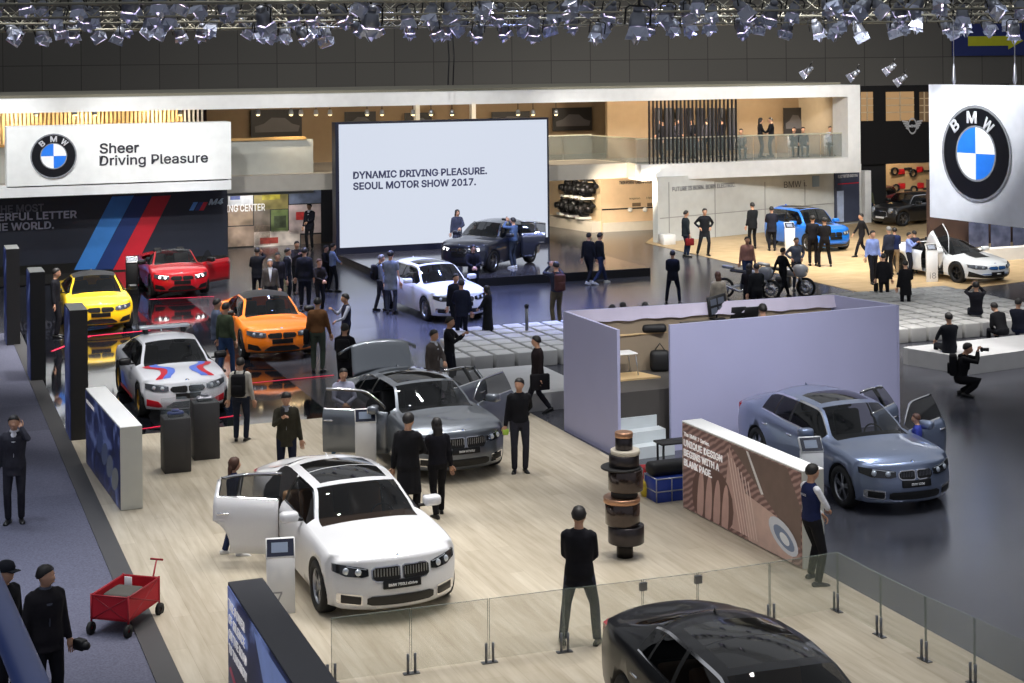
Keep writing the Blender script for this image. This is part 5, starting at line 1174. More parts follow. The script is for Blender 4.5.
# ---------------- lighting trusses and spotlights
TR=mat('truss_metal',(150,147,132),.45,.5)
def truss(lab,Y,z,x0,x1,w=.5):
    r=empty('lighting_truss',(0,Y,z),0,lab,'truss'); c=[(-w/2,-w/2),(w/2,-w/2),(w/2,w/2),(-w/2,w/2)]
    s=MB()
    for y,zz in c: s.tube([(x0,y,zz),(x1,y,zz)],.028,6)
    s.build('chords',TR,r); s=MB(); n=int((x1-x0)/.55)
    for k in range(n):
        a=x0+(x1-x0)*k/n; b=x0+(x1-x0)*(k+1)/n
        for i in range(4):
            (y0,z0),(y1,z1)=c[i],c[(i+1)%4]
            if k%2: (y0,z0),(y1,z1)=(y1,z1),(y0,z0)
            s.tube([(a,y0,z0),(b,y1,z1)],.014,4,caps=False)
    s.build('lattice',TR,r)
def zy(y,Y): return CH+(HY-y)*Y/1600
TRS=[('far lighting truss above the pavilion roof line',46,zy(17,46),-17,16),('lighting truss second from the back',40,zy(9,40),-15,15),('lighting truss third from the back',35,zy(2,35),-13,13),('nearest lighting truss at the top edge',29,zy(-14,29),-11,11),('farthest lighting truss just over the hall wall',54,zy(19,54),-20,19)]
for t in TRS: truss(*t)
def spot_proto():
    r=empty('spotlight',(0,0,-50),0,'x','spotlight'); A=mat('lamp_housing_silver',(120,124,134),.4,.5); B=mat('barn_door_silver',(176,182,200),.32,.45)
    s=MB(); s.tube([(0,.02,0),(0,.02,-.16)],.02,6); s.tube([(-.17,0,-.42),(-.17,0,-.2),(-.12,0,-.16),(.12,0,-.16),(.17,0,-.2),(.17,0,-.42)],.014,5); s.build('yoke',MATB,r)
    h=MB(); T=Matrix.Translation((0,0,-.38))@Matrix.Rotation(R(25),4,'X'); h.rbox(-.12,.12,-.11,.11,-.10,.13,.03,1,0,T,taper=.25); h.rbox(-.06,.06,-.06,.06,.13,.22,.02,1,0,T); h.build('housing',A,r)
    h=MB(); h.lathe([(.10,-.102),(0,-.106)],12,0,T); h.build('lens',mat('spot_lens',(90,90,100),.2,emit=6,ecol=(255,232,248)),r)
    for k in range(4):
        big=.20 if k%2 else .13
        h=MB(); Tk=T@Matrix.Rotation(k*PI/2,4,'Z')@Matrix.Translation((0,.115,-.10))@Matrix.Rotation(R(-30 if k%2 else -18),4,'X'); h.add([(-.115,0,0),(.115,0,0),(.155,0,-big),(-.155,0,-big),(-.115,.006,0),(.115,.006,0),(.155,.006,-big),(-.155,.006,-big)],[(0,1,2,3),(7,6,5,4),(0,4,5,1),(2,6,7,3),(1,5,6,2),(0,3,7,4)],0,False,Tk); h.build('barn_door',B,r)
    return r
SPP=spot_proto(); random.seed(11); firstspot=True
def hang(x,y,Y,k,lab,grp):
    global firstspot
    p=D(x,y,Y); o=SPP if firstspot else copy_tree(SPP); firstspot=False
    o.location=p+Vector((0,0,.40*k)); o.scale=(k,k,k); o.rotation_euler=(R(random.uniform(-15,25)),R(random.uniform(-14,14)),R(random.choice((0,150,200))+random.uniform(-50,50))); tag(o,lab,'spotlight',grp)
xs=[8,24,38,64,72,96,118,122,160,155,175,205,218,240,255,262,272,281,298,313,327,349,378,412,432,450,468,480,502,520,538,551,573,600,612,652,672,684,709,738,755,786,812,830,845,858,892,905,922,940,955,965,985,1001,1014]
for i,x in enumerate(xs):
    hang(x+random.uniform(-2,2),31+random.uniform(-4,6)-x*.006,46 if i%3 else 40,random.uniform(1.15,1.5) if i%3 else 1.15,'silver spotlight with barn doors in the lower row of lamps','lower row of spotlights')
for i in range(44):
    x=8+i*23.4+random.uniform(-7,7); hang(x,12+random.uniform(-5,8)-x*.004,35,random.uniform(1.0,1.3),'silver spotlight with barn doors in the middle row of lamps','middle row of spotlights')
for x,y,k in ((132,6,1.5),(185,1,1.3),(158,2,1.4),(265,20,1.4),(372,22,1.6),(362,4,1.3),(640,24,1.7),(578,4,1.2),(835,6,1.3),(870,8,1.3),(935,3,1.3),(700,2,1.2),(480,4,1.2),(990,8,1.2),(75,8,1.2),(20,4,1.2)):
    hang(x,y,29,k*.8,'large silver spotlight in the nearest row at the top edge','nearest row of spotlights')
for x,y in ((813,75),(860,78),(896,72),(907,83)):
    p=D(x,y,60); o=copy_tree(SPP); o.location=p+Vector((0,0,.5)); o.scale=(1.1,1.1,1.1); o.rotation_euler=(R(30),0,R(60)); tag(o,'black-mounted spotlight on the pavilion roof edge, %s'%{813:'leftmost of four',860:'second from left',896:'highest of four',907:'rightmost of four'}[x],'spotlight','spotlights on the pavilion roof edge')
for x in (301,316,330,367,382,413,431,452,36,75,95,180,258,291,518,533,556):
    p=D(x,112,UZ(x,110,FP) and PL(x,112,FP+E2*.6).y); s=MB(); s.lathe([(0,.1),(.07,.08),(.1,-.1),(0,-.08)],12,0,Matrix.Translation(p)); o=s.build('downlight',ALU); s=MB(); s.ball((p.x,p.y,p.z-.10),(.075,.075,.05),10,6); s.build('lamp_face',mat('warm_lamp_face',(255,235,190),.3,emit=4,ecol=(255,226,170)),o); s=MB(); s.tube([p+Vector((0,0,.1)),p+Vector((0,0,.45))],.015,5); s.build('stem',MATB,o)
    tag(o,'small warm downlight hanging under the white beam','downlight','downlights under the white beam')
for x in (448,453): s=MB(); p=D(x,85,60); s.tube([(p.x,p.y,p.z),(p.x+.05,p.y,p.z+1.0),(p.x,p.y,zy(30,60))],.03,6); tag(s.build('black_cable',MATB),'black cable hanging from the truss, %s of the pair'%('left' if x==448 else 'right'),'cable')
# =================== CARS IN PLACE
def at(xy,z=0): return Vector((xy[0],xy[1],z))
car('sedan','white luxury sedan with one rear door open on the pale wood floor',at((-1.85,21.95)),R(-67.6),dict(SEDAN7,open={'RR':64},seat='t',ptext='BMW 750Li xDrive'),paint('paint_white',(216,217,220)))
car('sedan','silver grey luxury sedan with doors and boot lid open on the wood floor',at((-1.22,29.0),.024),R(-66.5),dict(SEDAN7,open={'FR':58,'FL':56,'RL':60},trunk=1,ptext='BMW M760Li'),paint('paint_silver',(116,122,130),.75))
car('sedan','blue silver sedan with left doors open beside the lavender booth',at((6.22,26.7)),R(-71.4),dict(SEDAN5,open={'FL':62,'RL':58},ptext='BMW 530d'),paint('paint_bluesilver',(124,136,162),.7))
hb=R(-73); q=G(778,660,1.42); o_=q+Vector((math.cos(hb),math.sin(hb),0))*1.27; 
car('sedan','black luxury sedan cropped at the bottom edge in front of the glass panes',at((o_.x,o_.y)),hb,dict(SEDAN7,seat='t',ptext=''),paint('paint_black',(5,7,15),0,.35))
car('coupe','yellow coupe with black roof at the left of the black display wall',at((-11.7,45.0),.018),R(-70.5),dict(COUPE,H=1.42),paint('paint_yellow',(252,206,16)))
car('coupe','orange coupe with black roof on the glossy black floor',at((-6.05,40.6),.018),R(-70.5),dict(COUPE,H=1.41,fo=.84),paint('paint_orange',(250,128,14)))
def m2_extra(body,root,section,warp):
    def stripe(nm,c,f0,f1,off):
        for sd in (1,-1):
            s=MB(); vs=[];fs=[]; n=14
            for i in range(n+1):
                t=i/n; x=.62-1.12*t
                k=lambda f: f+ .34*sstep(.45,1.0,t)-.12*sstep(.0,.35,t)+.10*(1-t)
                h=section(x)
                yy=lambda f:(lambda y:y)(f*.80)
                for f in (f0,f1):
                    y=min(.80,k(f)); 
                    pr=sorted([(p[0],p[1],p[2]) for p in h]); z=float(np.interp(y,[p[0] for p in pr][:],[max(p[1] for p in pr if abs(p[0]-a[0])<1e-6) for a in pr])); 
                    top=[p for p in h if p[1]>.6]; top.sort(); z=float(np.interp(y,[p[0] for p in top],[p[1] for p in top])); ff=float(np.interp(y,[p[0] for p in top],[p[2] for p in top]))
                    w=warp(x,y*sd,z,ff); vs.append((w[0],w[1],w[2]+off))
            for i in range(n): q=(2*i,2*i+1,2*i+3,2*i+2); fs.append(q if sd<0 else q[::-1])
            s.add(vs,fs,0,True); s.build(nm,mat('decal_%d_%d'%(c[0],c[2]),c,.35),root)
    stripe('hood_decal_blue',(90,120,215),.22,.38,.010); stripe('hood_decal_red',(200,30,50),.38,.52,.011)
    for sd in (1,-1):
        s=MB(); y=sd*.945; s.add([(-1.0,y,.36),(-2.0,y,.36),(-2.15,y*.985,.62),(-1.75,y,.62),(-1.5,y,.46)],[(0,1,2,3,4)],0); s.build('side_decal_blue',mat('decal_90_215',(90,120,215),.35),root); s=MB(); s.add([(-.5,y,.27),(-2.1,y,.27),(-2.1,y,.34),(-.5,y,.34)],[(0,1,2,3)],0); s.build('side_decal_red',mat('decal_200_50',(200,30,50),.35),root)
m2=car('coupe','white coupe with blue and red stripes and roof light bar',at((-7.12,34.1),.018),R(-67.5),dict(COUPE,L=4.47,W=1.86,H=1.42,wb=2.69,blackroof=0,rim='gold',sim=mat('red_intake',(190,16,36),.4),extra=m2_extra,lit=0),paint('paint_m_white',(220,223,230)))
lb=tag(empty('x'),None); bpy.data.objects.remove(lb)
s=MB(); s.rbox(-.12,.12,-.56,.56,.0,.07,.025,2,0,Matrix.Translation((-1.95,0,1.50))); s.build('light_bar',mat('bar_clear',(206,212,222),.2,.3,coat=1),m2)
for sd in (1,-1): s=MB(); s.rbox(-.10,.10,-.05,.05,-.09,.01,.01,1,0,Matrix.Translation((-1.95,sd*.42,1.49))); s.build('light_bar_foot',BLK,m2)
car('convertible','red open-top convertible with lit lamps and its left door open',at((-10.8,51.5),.018),R(-69.5),dict(COUPE,conv=1,lit=1,open={'FL':52},zdk=1.02,rwb=-2.75,seat='b'),paint('paint_red',(196,8,26)))
car('hatchback','white grand tourer hatchback on the blue-lit floor below the stage',at((-1.78,46.3)),R(-64),dict(SEDAN5,L=4.82,W=1.83,H=1.50,wb=2.92,rwb=-3.9,rwt=-3.0,zdk=1.14,ztl=1.10,ptext='BMW 320d'),paint('paint_white',(216,217,220)))
car('suv','dark grey coupe utility car with a rear door open on the stage',at((-1.50,54.6),.29),R(-118),dict(SEDAN5,L=4.67,W=1.90,H=1.62,wb=2.81,rwb=-3.75,rwt=-2.7,zdk=1.22,ztl=1.18,zbelt=1.10,zn=.96,zh=1.1,zcw=1.17,fz=.19,wr=1.08,zu=.24,lit=1,open={'RL':62},sunroof=None),paint('paint_graphite',(44,48,62),.6))
car('hatchback','bright blue electric hatchback with black bonnet by the pale wall',G(826,250.5),R(-66),dict(SEDAN5,L=4.0,W=1.78,H=1.59,wb=2.57,fo=.70,cowl=-.30,wst=-1.0,pk=-1.6,rwt=-2.75,rwb=-3.1,bp=-1.65,drf=-.52,drr=-2.3,zn=.88,zh=1.02,zcw=1.08,zdk=1.16,ztl=1.12,zbelt=1.0,fz=.10,wr=.98,blackhood=1,sunroof=[(-2.4,-1.1)],slats=0,bowf=.26,intake='i',glass=(-2.9,-.55),chr=0,kchr=0),paint('paint_electric_blue',(26,120,226),.2))
car('sports_car','white low sports car with its upswung door open under the hanging sign',at((15.35,52.9)),R(-64),dict(L=4.69,W=1.94,H=1.29,wb=2.8,fo=.93,cowl=-.45,wst=-1.35,pk=-1.75,rwt=-2.2,rwb=-3.4,bp=-1.75,drf=-.62,zn=.66,zh=.82,zcw=.92,zdk=1.0,ztl=.98,zbelt=.88,fz=-.04,hlz=.0,kw=.36,kz=(.48,.60),slats=0,style='i',intake='i',chr=0,kchr=1,rim='rimd',blackroof=1,blackhood=1,glass=(-2.5,-.7),bowf=.42,open={'FR':(8,46,-6)},hingez=.7,ptext='BMW i8',pz=.36),paint('paint_pearl_white',(228,232,236)))
mp=G(903,226.5); hm=R(-150)
MINI=dict(L=3.85,W=1.73,H=1.42,wb=2.5,fo=.62,cowl=-.42,wst=-.90,pk=-1.5,rwt=-2.75,rwb=-3.05,bp=-1.6,drf=-.55,zn=.80,zh=.95,zcw=1.0,zdk=1.08,ztl=1.05,zbelt=.96,style='mini',chr=1,wr=.95,glass=(-2.9,-.58),bowf=.22,roofw=.60,norw=0)
car('small_car','black small car with red roof and round headlights at the far right',mp-Matrix.Rotation(hm,3,'Z')@Vector((0,.8,0)),hm,dict(MINI),paint('paint_mini_black',(14,14,16)))
car('small_car','dark red small car half hidden behind the black one',G(880,222)+Vector((-.6,2.0,0)),R(-128),dict(MINI),paint('paint_mini_red',(84,10,18)))
# =================== PEOPLE IN PLACE
def hyx(x): return HY-ROLL*(x-512)
def pf(label,fx,fy,ty,face,**k):
    g=G(fx,fy,k.get('zg',0)); zg=k.pop('zg',0); h=min(1.92,max(1.50,(CH-zg)-(ty-hyx(fx))*g.y/F)); g.z=zg
    return person(label,g,face,h=h,**k)
def pt(label,x,ty,face,h=1.73,zg=0,sit=False,**k):
    hh=h if not sit else .50+h*.49; Y=(CH-hh-zg)*F/(ty-hyx(x)); q=D(x,ty,Y); return person(label,Vector((q.x,Y,zg)),face,h=h,**k)
BK=(20,21,26); NV=(28,32,48); 
p=pf('man in dark suit talking on a phone on the grey aisle',15,523,414,12,pose='stand',hands=('down','ear'),top=(50,50,58),shirt=(226,226,232),legs=(44,44,52),coat=.06,fine=True); 
p=pt('man in dark jacket and grey sweater holding a camera, lower left',45,563,35,h=1.78,top=(30,28,32),shirt=(76,80,92),legs=BK,coat=.05,hands=('relax','down'),head=(45,0),fine=True,fat=1.15); cpos=p['W']@p['wr'][1]
s=MB(); T=Matrix.Translation(cpos+Vector((.14,-.06,-.05)))@Matrix.Rotation(-.6,4,'Z'); s.rbox(-.08,.08,-.05,.05,-.06,.06,.02,2,0,T); s.lathe([(.045,.0),(.045,.12),(.03,.14),(0,.14)],12,0,T@Matrix.Rotation(PI/2,4,'Y')); tag(s.build('camera',BLK),'black camera at the side of the man in the lower left','camera')
pt('person in black cap and black coat cut by the left edge',4,560,60,h=1.78,top=(22,22,28),legs=BK,cap=(24,26,34),coat=.1,hands=('down','down'),fine=True)
pf('man in black suit seen from behind, legs wide, left of the disc sculpture',580,646,503,172,pose='wide',hands=('clasp','clasp'),top=(22,22,28),legs=(46,50,66),coat=.06,fine=True)
p=pf('man in navy vest with white sleeves at the end of the seat wall',812,582,461,115,pose='apart',hands=('front','clasp'),top=(30,38,76),vest=(214,216,222),legs=(22,22,26),shoes=(60,60,64),head=(0,4),fine=True)
text('BMW',1,mat('white_letters',(226,226,228),.5),p['root'],Matrix.Diagonal((1.0,1.0,1.0,1))@face_T(p['up'](.07,-.140,1.27),Vector((-1,0,0))),name='vest_lettering',depth=.002,fit=(.13,.035))
p=pf('man in black shirt and trousers walking from the silver sedan',520,473,377,5,pose='stand',hands=('down','back'),top=(24,24,28),legs=(46,46,54),head=(-25,0),fine=True)
w=p['W']@p['wr'][0]; s=MB(); s.rbox(-.06,.06,-.03,.03,-.16,-.04,.03,2,0,Matrix.Translation(w)); tag(s.build('green_cloth',mat('lime_cloth',(176,214,80),.8)),'lime green cloth in the hand of the man in black','cloth')
p=pf('young man with black backpack standing before the striped coupe',241,442,357,176,pose='stand',hands=('down','down'),top=(176,172,164),legs=(34,40,56),fine=True); backpack(p,'black backpack of the man before the striped coupe')
p=pf('man in olive jacket looking at his phone behind the white sedan',287,489,391,8,pose='stand',hands=('phone','down'),top=(54,52,42),shirt=(150,152,160),legs=(30,34,52),coat=.06,head=(10,18),hair='b',fine=True); phone(p,'dark phone held by the man in the olive jacket','ear')
pf('brown haired girl with white sneakers behind the open white door',234,556,461,100,pose='step',hands=('down','down'),top=(36,42,74),legs=(38,48,82),hair='br',long=.12,shoes='w',fine=True)
pf('person in long black coat seen from behind left of the silver sedan nose',409,526,412,165,pose='stand',hands=('front','down'),top=(20,20,24),legs=BK,coat=.32,fine=True)
pf('long haired woman in black suit behind the silver sedan nose',438,517,417,200,pose='step',hands=('down','front'),top=(24,24,32),legs=(20,20,24),long=.22,fine=True)
pf('man in pale shirt standing inside the silver sedan\'s open front door',344,452,366,15,pose='wide',hands=('front','front'),top=(168,170,192),legs=(120,112,100),fine=True,shoes=(40,70,90))
pt('man in brown grey jacket behind the silver sedan roof',433,329,60,top=(78,72,70),shirt=(210,212,220),legs=BK,coat=.08,hands=('down','front'))
pt('man in black jacket beside the man in brown behind the silver sedan',449,316,75,top=(24,25,30),legs=(22,24,34),hands=('phone','phone'))
pf('man in navy suit from behind in front of the white hatchback nose',462,345,279,190,pose='stand',hands=('down','front'),top=(30,34,52),legs=(26,28,42),coat=.08)
pf('man in dark suit close beside the navy suit man',456,338,273,30,pose='stand',hands=('down','down'),top=(24,26,36),legs=(20,22,30),coat=.08)
pf('woman in long black coat on the right of the white hatchback',488,344,285,250,pose='stand',hands=('front','front'),top=(18,18,22),legs=(18,18,22),coat=.55,long=.05,hair='b')
pt('woman in black with clasped hands between the two cars at the stage',473,244,10,top=(20,20,24),legs=BK,coat=.2,hands=('front','front'),long=.1)
pt('man in black jacket at the stage edge before the dark grey car',475,221,170,top=(24,24,28),legs=BK,hands=('front','front'))
pt('dark haired model in grey dress standing on the stage',457,209,20,h=1.72,zg=.29,top=(58,62,78),legs=(58,62,78),coat=.45,long=.18,hands=('down','front'))
p=pf('man in denim shirt photographing the dark grey car on the stage',514,268,217,235,zg=.29,pose='stand',hands=('cam','cam'),top=(78,98,132),legs=(50,58,74),shoes='w'); phone(p,'camera raised by the man in the denim shirt','camera')
p=pf('grey haired man with dark backpack at the stage corner',381,311,254,110,pose='step',hands=('down','front'),top=(120,128,146),legs=(50,52,62),hair='g'); backpack(p,'dark backpack of the grey haired man')
pf('man in loose grey shirt beside the white hatchback\'s rear door',391,314,250,170,pose='stand',hands=('down','front'),top=(112,120,130),legs=(60,64,76),coat=.18,sleeve='short')
p=pf('photographer in dark top and brown trousers raising a camera to the screen',557,327,261,205,pose='stand',hands=('cam','cam'),top=(40,44,56),legs=(84,76,56),shoes=(90,64,40)); backpack(p,'brownish backpack of the photographer in the middle',(72,44,40)); phone(p,'camera held up by the photographer in the middle','camera')
pf('left person of the walking pair in dark clothes before the stage',589,284,231,150,pose='stride',hands=('down','down'),top=(28,30,38),legs=(26,28,36),shoes='w'); pf('right person of the walking pair in dark clothes before the stage',600,284,231,120,pose='stride',hands=('down','down'),top=(30,32,38),legs=(44,54,84),shoes='w')
pf('man in black suit standing alone behind the grey booth',673,304,249,170,pose='wide',hands=('clasp','clasp'),top=(22,24,32),legs=(22,24,32),coat=.06)
p=pf('man in dark jacket carrying a red bag by the pale wall',686,257,210,110,pose='stand',hands=('down','down'),top=(36,42,48),legs=(40,52,76),coat=.06,fat=1.1)
bag(p,'dark red bag carried by the man near the pale wall',(110,24,28),0)
pf('person with both hands on hips facing out by the pale wall',705,256,207,8,pose='apart',hands=('hip','hip'),top=(24,26,32),legs=(26,28,34),coat=.12)
pf('black suited person with bushy hair left of the electric hatchback',753,249,202,200,pose='stand',hands=('front','down'),top=(20,22,26),legs=(20,20,24),coat=.08,hair='b'); pf('man in black suit from behind beside the electric hatchback',772,251,206,175,pose='stand',hands=('front','front'),top=(26,28,40),legs=(24,26,34),coat=.1,fat=1.15)
pt('woman in pinkish brown blouse standing behind the silver motorcycle',747,236,5,h=1.70,top=(160,118,108),legs=(40,54,90),hands=('down','down'),hair='b')
pt('left of the dark couple in front of the silver motorcycle',749,263,165,h=1.68,top=(22,20,24),legs=BK,long=.2,hands=('down','front')); pt('right of the dark couple in front of the silver motorcycle',756.5,263,190,h=1.70,top=(22,24,28),legs=BK,hands=('front','down'))
pt('long haired woman in beige coat behind the booth wall',718,271,190,h=1.62,top=(150,142,128),legs=BK,long=.3,coat=.2,hands=('down','down'),hair='br')
pf('man in black striding past the white motorcycle',783,298,246,120,pose='stride',hands=('swingf','swingb'),top=(22,24,30),legs=(20,22,28)); pt('woman in silver racing suit with her hair tied behind the white motorcycle',796,237,15,h=1.70,top=(92,98,114),legs=(60,64,76),hands=('hip','hip'))
pf('left man of the two dark figures before the blue hatchback',813,266,215,170,pose='stand',hands=('phone','front'),top=(28,28,34),legs=(24,24,30)); pf('right man of the two dark figures before the blue hatchback',825,267,216,185,pose='wide',hands=('front','front'),top=(24,24,28),legs=(22,22,26))
pf('man in olive sweater standing by the small red car',869,222,186,150,pose='stand',hands=('down','down'),top=(80,82,62),legs=(40,54,84)); pf('man in black walking left at the edge of the wood area',862,257,212,280,pose='stride',hands=('swingf','swingb'),top=(22,22,26),legs=(22,22,28))
pf('man in light blue shirt walking by the sports car',873,284,230,15,pose='step',hands=('down','down'),top=(132,150,206),legs=(22,24,32)); pf('man in navy sweater and khaki trousers beside the sports car',895,275,227,180,pose='stand',hands=('front','front'),top=(34,44,82),legs=(160,138,106)); pt('grey haired man close beside the navy sweater man',889,226,200,top=(40,44,60),legs=BK,hair='g',hands=('front','down'))
pf('man in light blue shirt reading at the raised sports car door',909,276,232,60,pose='stand',hands=('phone','phone'),top=(126,144,204),legs=(24,26,36)); pf('dark dressed man beside the sports car info stand',915,274,232,200,pose='stand',hands=('down','down'),top=(40,42,64),legs=(24,26,32))
p=pf('man in black suit with a briefcase between booth and sports car',884,305,253,160,pose='step',hands=('down','down'),top=(20,20,24),legs=(20,20,24),coat=.08); bag(p,'black briefcase of the man in the black suit',(20,20,22),1)
p=pf('person in black coat with shoulder bag nearest the sports car platform',906,315,260,175,pose='stand',hands=('front','down'),top=(18,18,22),legs=(18,18,22),coat=.2); bag(p,'black bag hanging beside the black coat',(20,20,24),0)
p=pt('person in dark suit seated taking a photo at the back of the cushion rows',976,280,170,h=1.78,sit=True,pose='sit',hands=('cam','cam'),top=(24,24,32),legs=(26,28,40))
pt('person bending over a backpack on the cushions at the right edge',1003,298,200,sit=True,pose='sit',hands=('front','front'),top=(22,22,26),legs=BK,lean=30); pt('man in dark jacket sitting at the right edge of the picture',1018,296,150,sit=True,pose='sit',hands=('knee','knee'),top=(26,28,42),legs=(34,40,64))
pt('man in black suit seated on the front cushions right of the booth',949,311,190,h=1.80,sit=True,pose='sit',hands=('knee','knee'),top=(20,22,30),legs=(24,26,32),shirt=None,coat=.04)
g=G(966,396); p=person('photographer in black crouching with a camera before the white podium',Vector((g.x,g.y,0)),75,h=1.78,pose='crouch',hands=('cam','cam'),top=(18,18,22),legs=(18,18,22),fat=1.15,lean=12,fine=True); backpack(p,'black backpack of the crouching photographer'); phone(p,'camera of the crouching photographer','camera')
for x,y,f,lab in ((612,302,170,'leftmost dark head above the booth back wall'),(623,299.5,190,'second seated head above the booth back wall'),(645,299.5,175,'third seated head above the booth back wall'),(662,303.5,160,'lowest seated head above the booth back wall')):
    p=pt('seated visitor in dark jacket, '+lab,x,y,f,h=1.70,sit=True,pose='sit',hands=('knee','knee'),top=(30,30,36),legs=BK)
    g=p['root'].location; s=MB(); s.rbox(-.24,.24,-.36,.36,0,.39,.03,2); o=s.build('seat_cube',bpy.data.materials['white_cushion'],None,g,PH); tag(o,'pale cushion block in rows behind the booth','seat cube','cushion blocks behind the booth')
Yb=(7.4-FZ-1.34)*F/(301-hyx(763)); q=D(763,301,Yb); p=person('operator in dark clothes seated at the booth desk',Vector((q.x,Yb,FZ)),190,h=1.72,pose='sit',hands=('wheel','wheel'),top=(26,26,32),legs=BK)
s=MB(); s.rbox(-.22,.22,-.22,.22,.40,.44,.02,1); s.tube([(0,0,0),(0,0,.4)],.03,8); s.lathe([(0,0),(.24,0),(.24,.03),(0,.06)],12); tag(s.build('stool',MATB,None,Vector((q.x,Yb,FZ))),'black round-based stool under the booth operator','chair')
s=MB()
zg=Z2
def pu(label,x,ty,face,v=1.9,**k):
    q=PL(x,ty,FP+E2*v); k.setdefault('pose','stand'); hh=k.pop('h',1.72) 
    return person(label,Vector((q.x,q.y,zg)),face,h=hh,**k)
pu('woman in black standing at the left upstairs behind the balustrade',760,111,90,top=BK,legs=BK,long=.2,hands=('front','front')); pu('man in black suit standing upstairs facing the woman',771,112,270,top=BK,legs=BK,coat=.06,hands=('front','front'))
for x,lab,t,h in ((794,'seated guest in dark clothes upstairs, left of two',(30,30,36),'b'),(803,'seated guest with raised hand upstairs, right of two',(36,34,40),'b'),(830,'seated guest in white shirt at the right end upstairs',(206,212,226),'b'),(741,'guest in grey seated upstairs beside the black fins',(90,86,84),'b')):
    q=PL(x,130,FP+E2*1.6); person(lab,Vector((q.x,q.y,zg)),0,h=1.7,pose='sit',hands=('phone','knee'),top=t,legs=BK,hair=h); s=MB(); s.rbox(-.25,.25,-.22,.22,.38,.44,.02,1)
    for a in (-.2,.2):
        for b_ in (-.18,.18): s.tube([(a,b_,0),(a,b_,.4)],.015,5)
    s.rbox(-.25,.25,.18,.22,.44,.85,.015,1); tag(s.build('chair',WHT,None,Vector((q.x,q.y,zg)),0),'white chair under the '+lab,'chair')
for i,(x,c) in enumerate(((662,(30,30,36)),(676,(60,60,70)),(692,(28,30,40)),(707,(70,70,80)),(722,(34,34,44)))):
    pu('dim figure standing behind the black fins, %s of five'%['leftmost','second','middle','fourth','rightmost'][i],x,112,random.uniform(0,360),v=2.6,top=c,legs=BK,hands=('front','down'))
# crowd behind the orange car
pt('man in dark suit from behind at the left of the crowd by the mural',257,247,185,top=(26,28,36),legs=(24,24,30),coat=.06,hands=('ear','front')); pt('grey haired man in brown jacket and white shirt behind the orange coupe',270,258.5,10,top=(66,62,60),shirt=(206,210,220),legs=BK,hair='g',hands=('down','down')); pt('man in dark coat with glasses behind the orange coupe',277.5,252,20,top=(40,38,42),legs=BK,hands=('down','down'))
pt('tall man in dark suit in profile within the crowd',287,247.5,90,top=(24,26,34),shirt=(200,204,214),legs=(22,24,30),coat=.06,hands=('down','down')); pt('man partly hidden at the back of the crowd',296.5,240.5,30,top=(44,42,48),legs=BK,hands=('phone','down')); pf('broad man in dark suit from behind nearest the orange coupe',305,308,247,180,pose='stand',hands=('down','down'),top=(28,30,38),legs=(26,28,36),coat=.08,fat=1.2)
pt('crouched person in dark clothes within the crowd',319,258.5,40,h=1.60,top=(34,30,30),legs=BK,hands=('front','front'),hair='br'); pf('man in pale blue shirt at the right of the crowd by the screen',333,292,243,110,pose='step',hands=('front','down'),top=(126,142,176),legs=(22,24,32))
p=pf('presenter in dark suit before the photo mural',310,250,203,340,top=(30,32,42),legs=BK,shirt=(190,190,200),coat=.06,hands=('down','front'))
pf('man in black with raised hand between crowd and screen',326,291,247,60,pose='stand',hands=('front','down'),top=(26,26,30),legs=BK)
p=pf('man in brown sweater and green jeans by the orange coupe',318,373,297,178,pose='stand',hands=('relax','down'),top=(108,74,46),legs=(72,84,72),fat=1.05); bag(p,'black shoulder bag beside the brown sweater man',(22,22,26),1,sz=(.3,.12,.34),drop=.1)
pt('man in dark vest with white sleeves behind the backpack wearer',346,293,290,h=1.72,top=(44,46,66),vest=(190,194,210),legs=BK,hands=('phone','front')); p=pt('person in black with black backpack left of the silver sedan boot',344.5,323,175,h=1.74,top=(24,24,30),legs=BK,coat=.08,hands=('front','front')); backpack(p,'large black backpack left of the silver sedan boot')
pf('man in blue grey suit beside the orange coupe door',217,371,298,110,pose='stand',hands=('down','front'),top=(78,86,106),legs=(70,76,94),coat=.1); pf('man in green patterned jacket and jeans beside the orange coupe door',226,378,302,150,pose='step',hands=('down','down'),top=(64,74,56),legs=(52,74,112))
pf('young man in black beside the yellow coupe',56,338,267,95,pose='stand',hands=('down','down'),top=(26,26,32),legs=(24,24,30)); 
p=pf('man in dark brown coat walking away with a shoulder bag by the white podium',538,415,333,285,pose='stride',hands=('down','down'),top=(34,26,28),legs=(36,36,44),coat=.08,head=(-20,0)); bag(p,'large black shoulder bag of the man in the brown coat',(22,20,24),1,sz=(.42,.12,.34),drop=.15)
pt('child leaning into the blue sedan\'s open door',917,413,250,h=1.25,top=(50,60,140),legs=(30,34,60),hair='br')
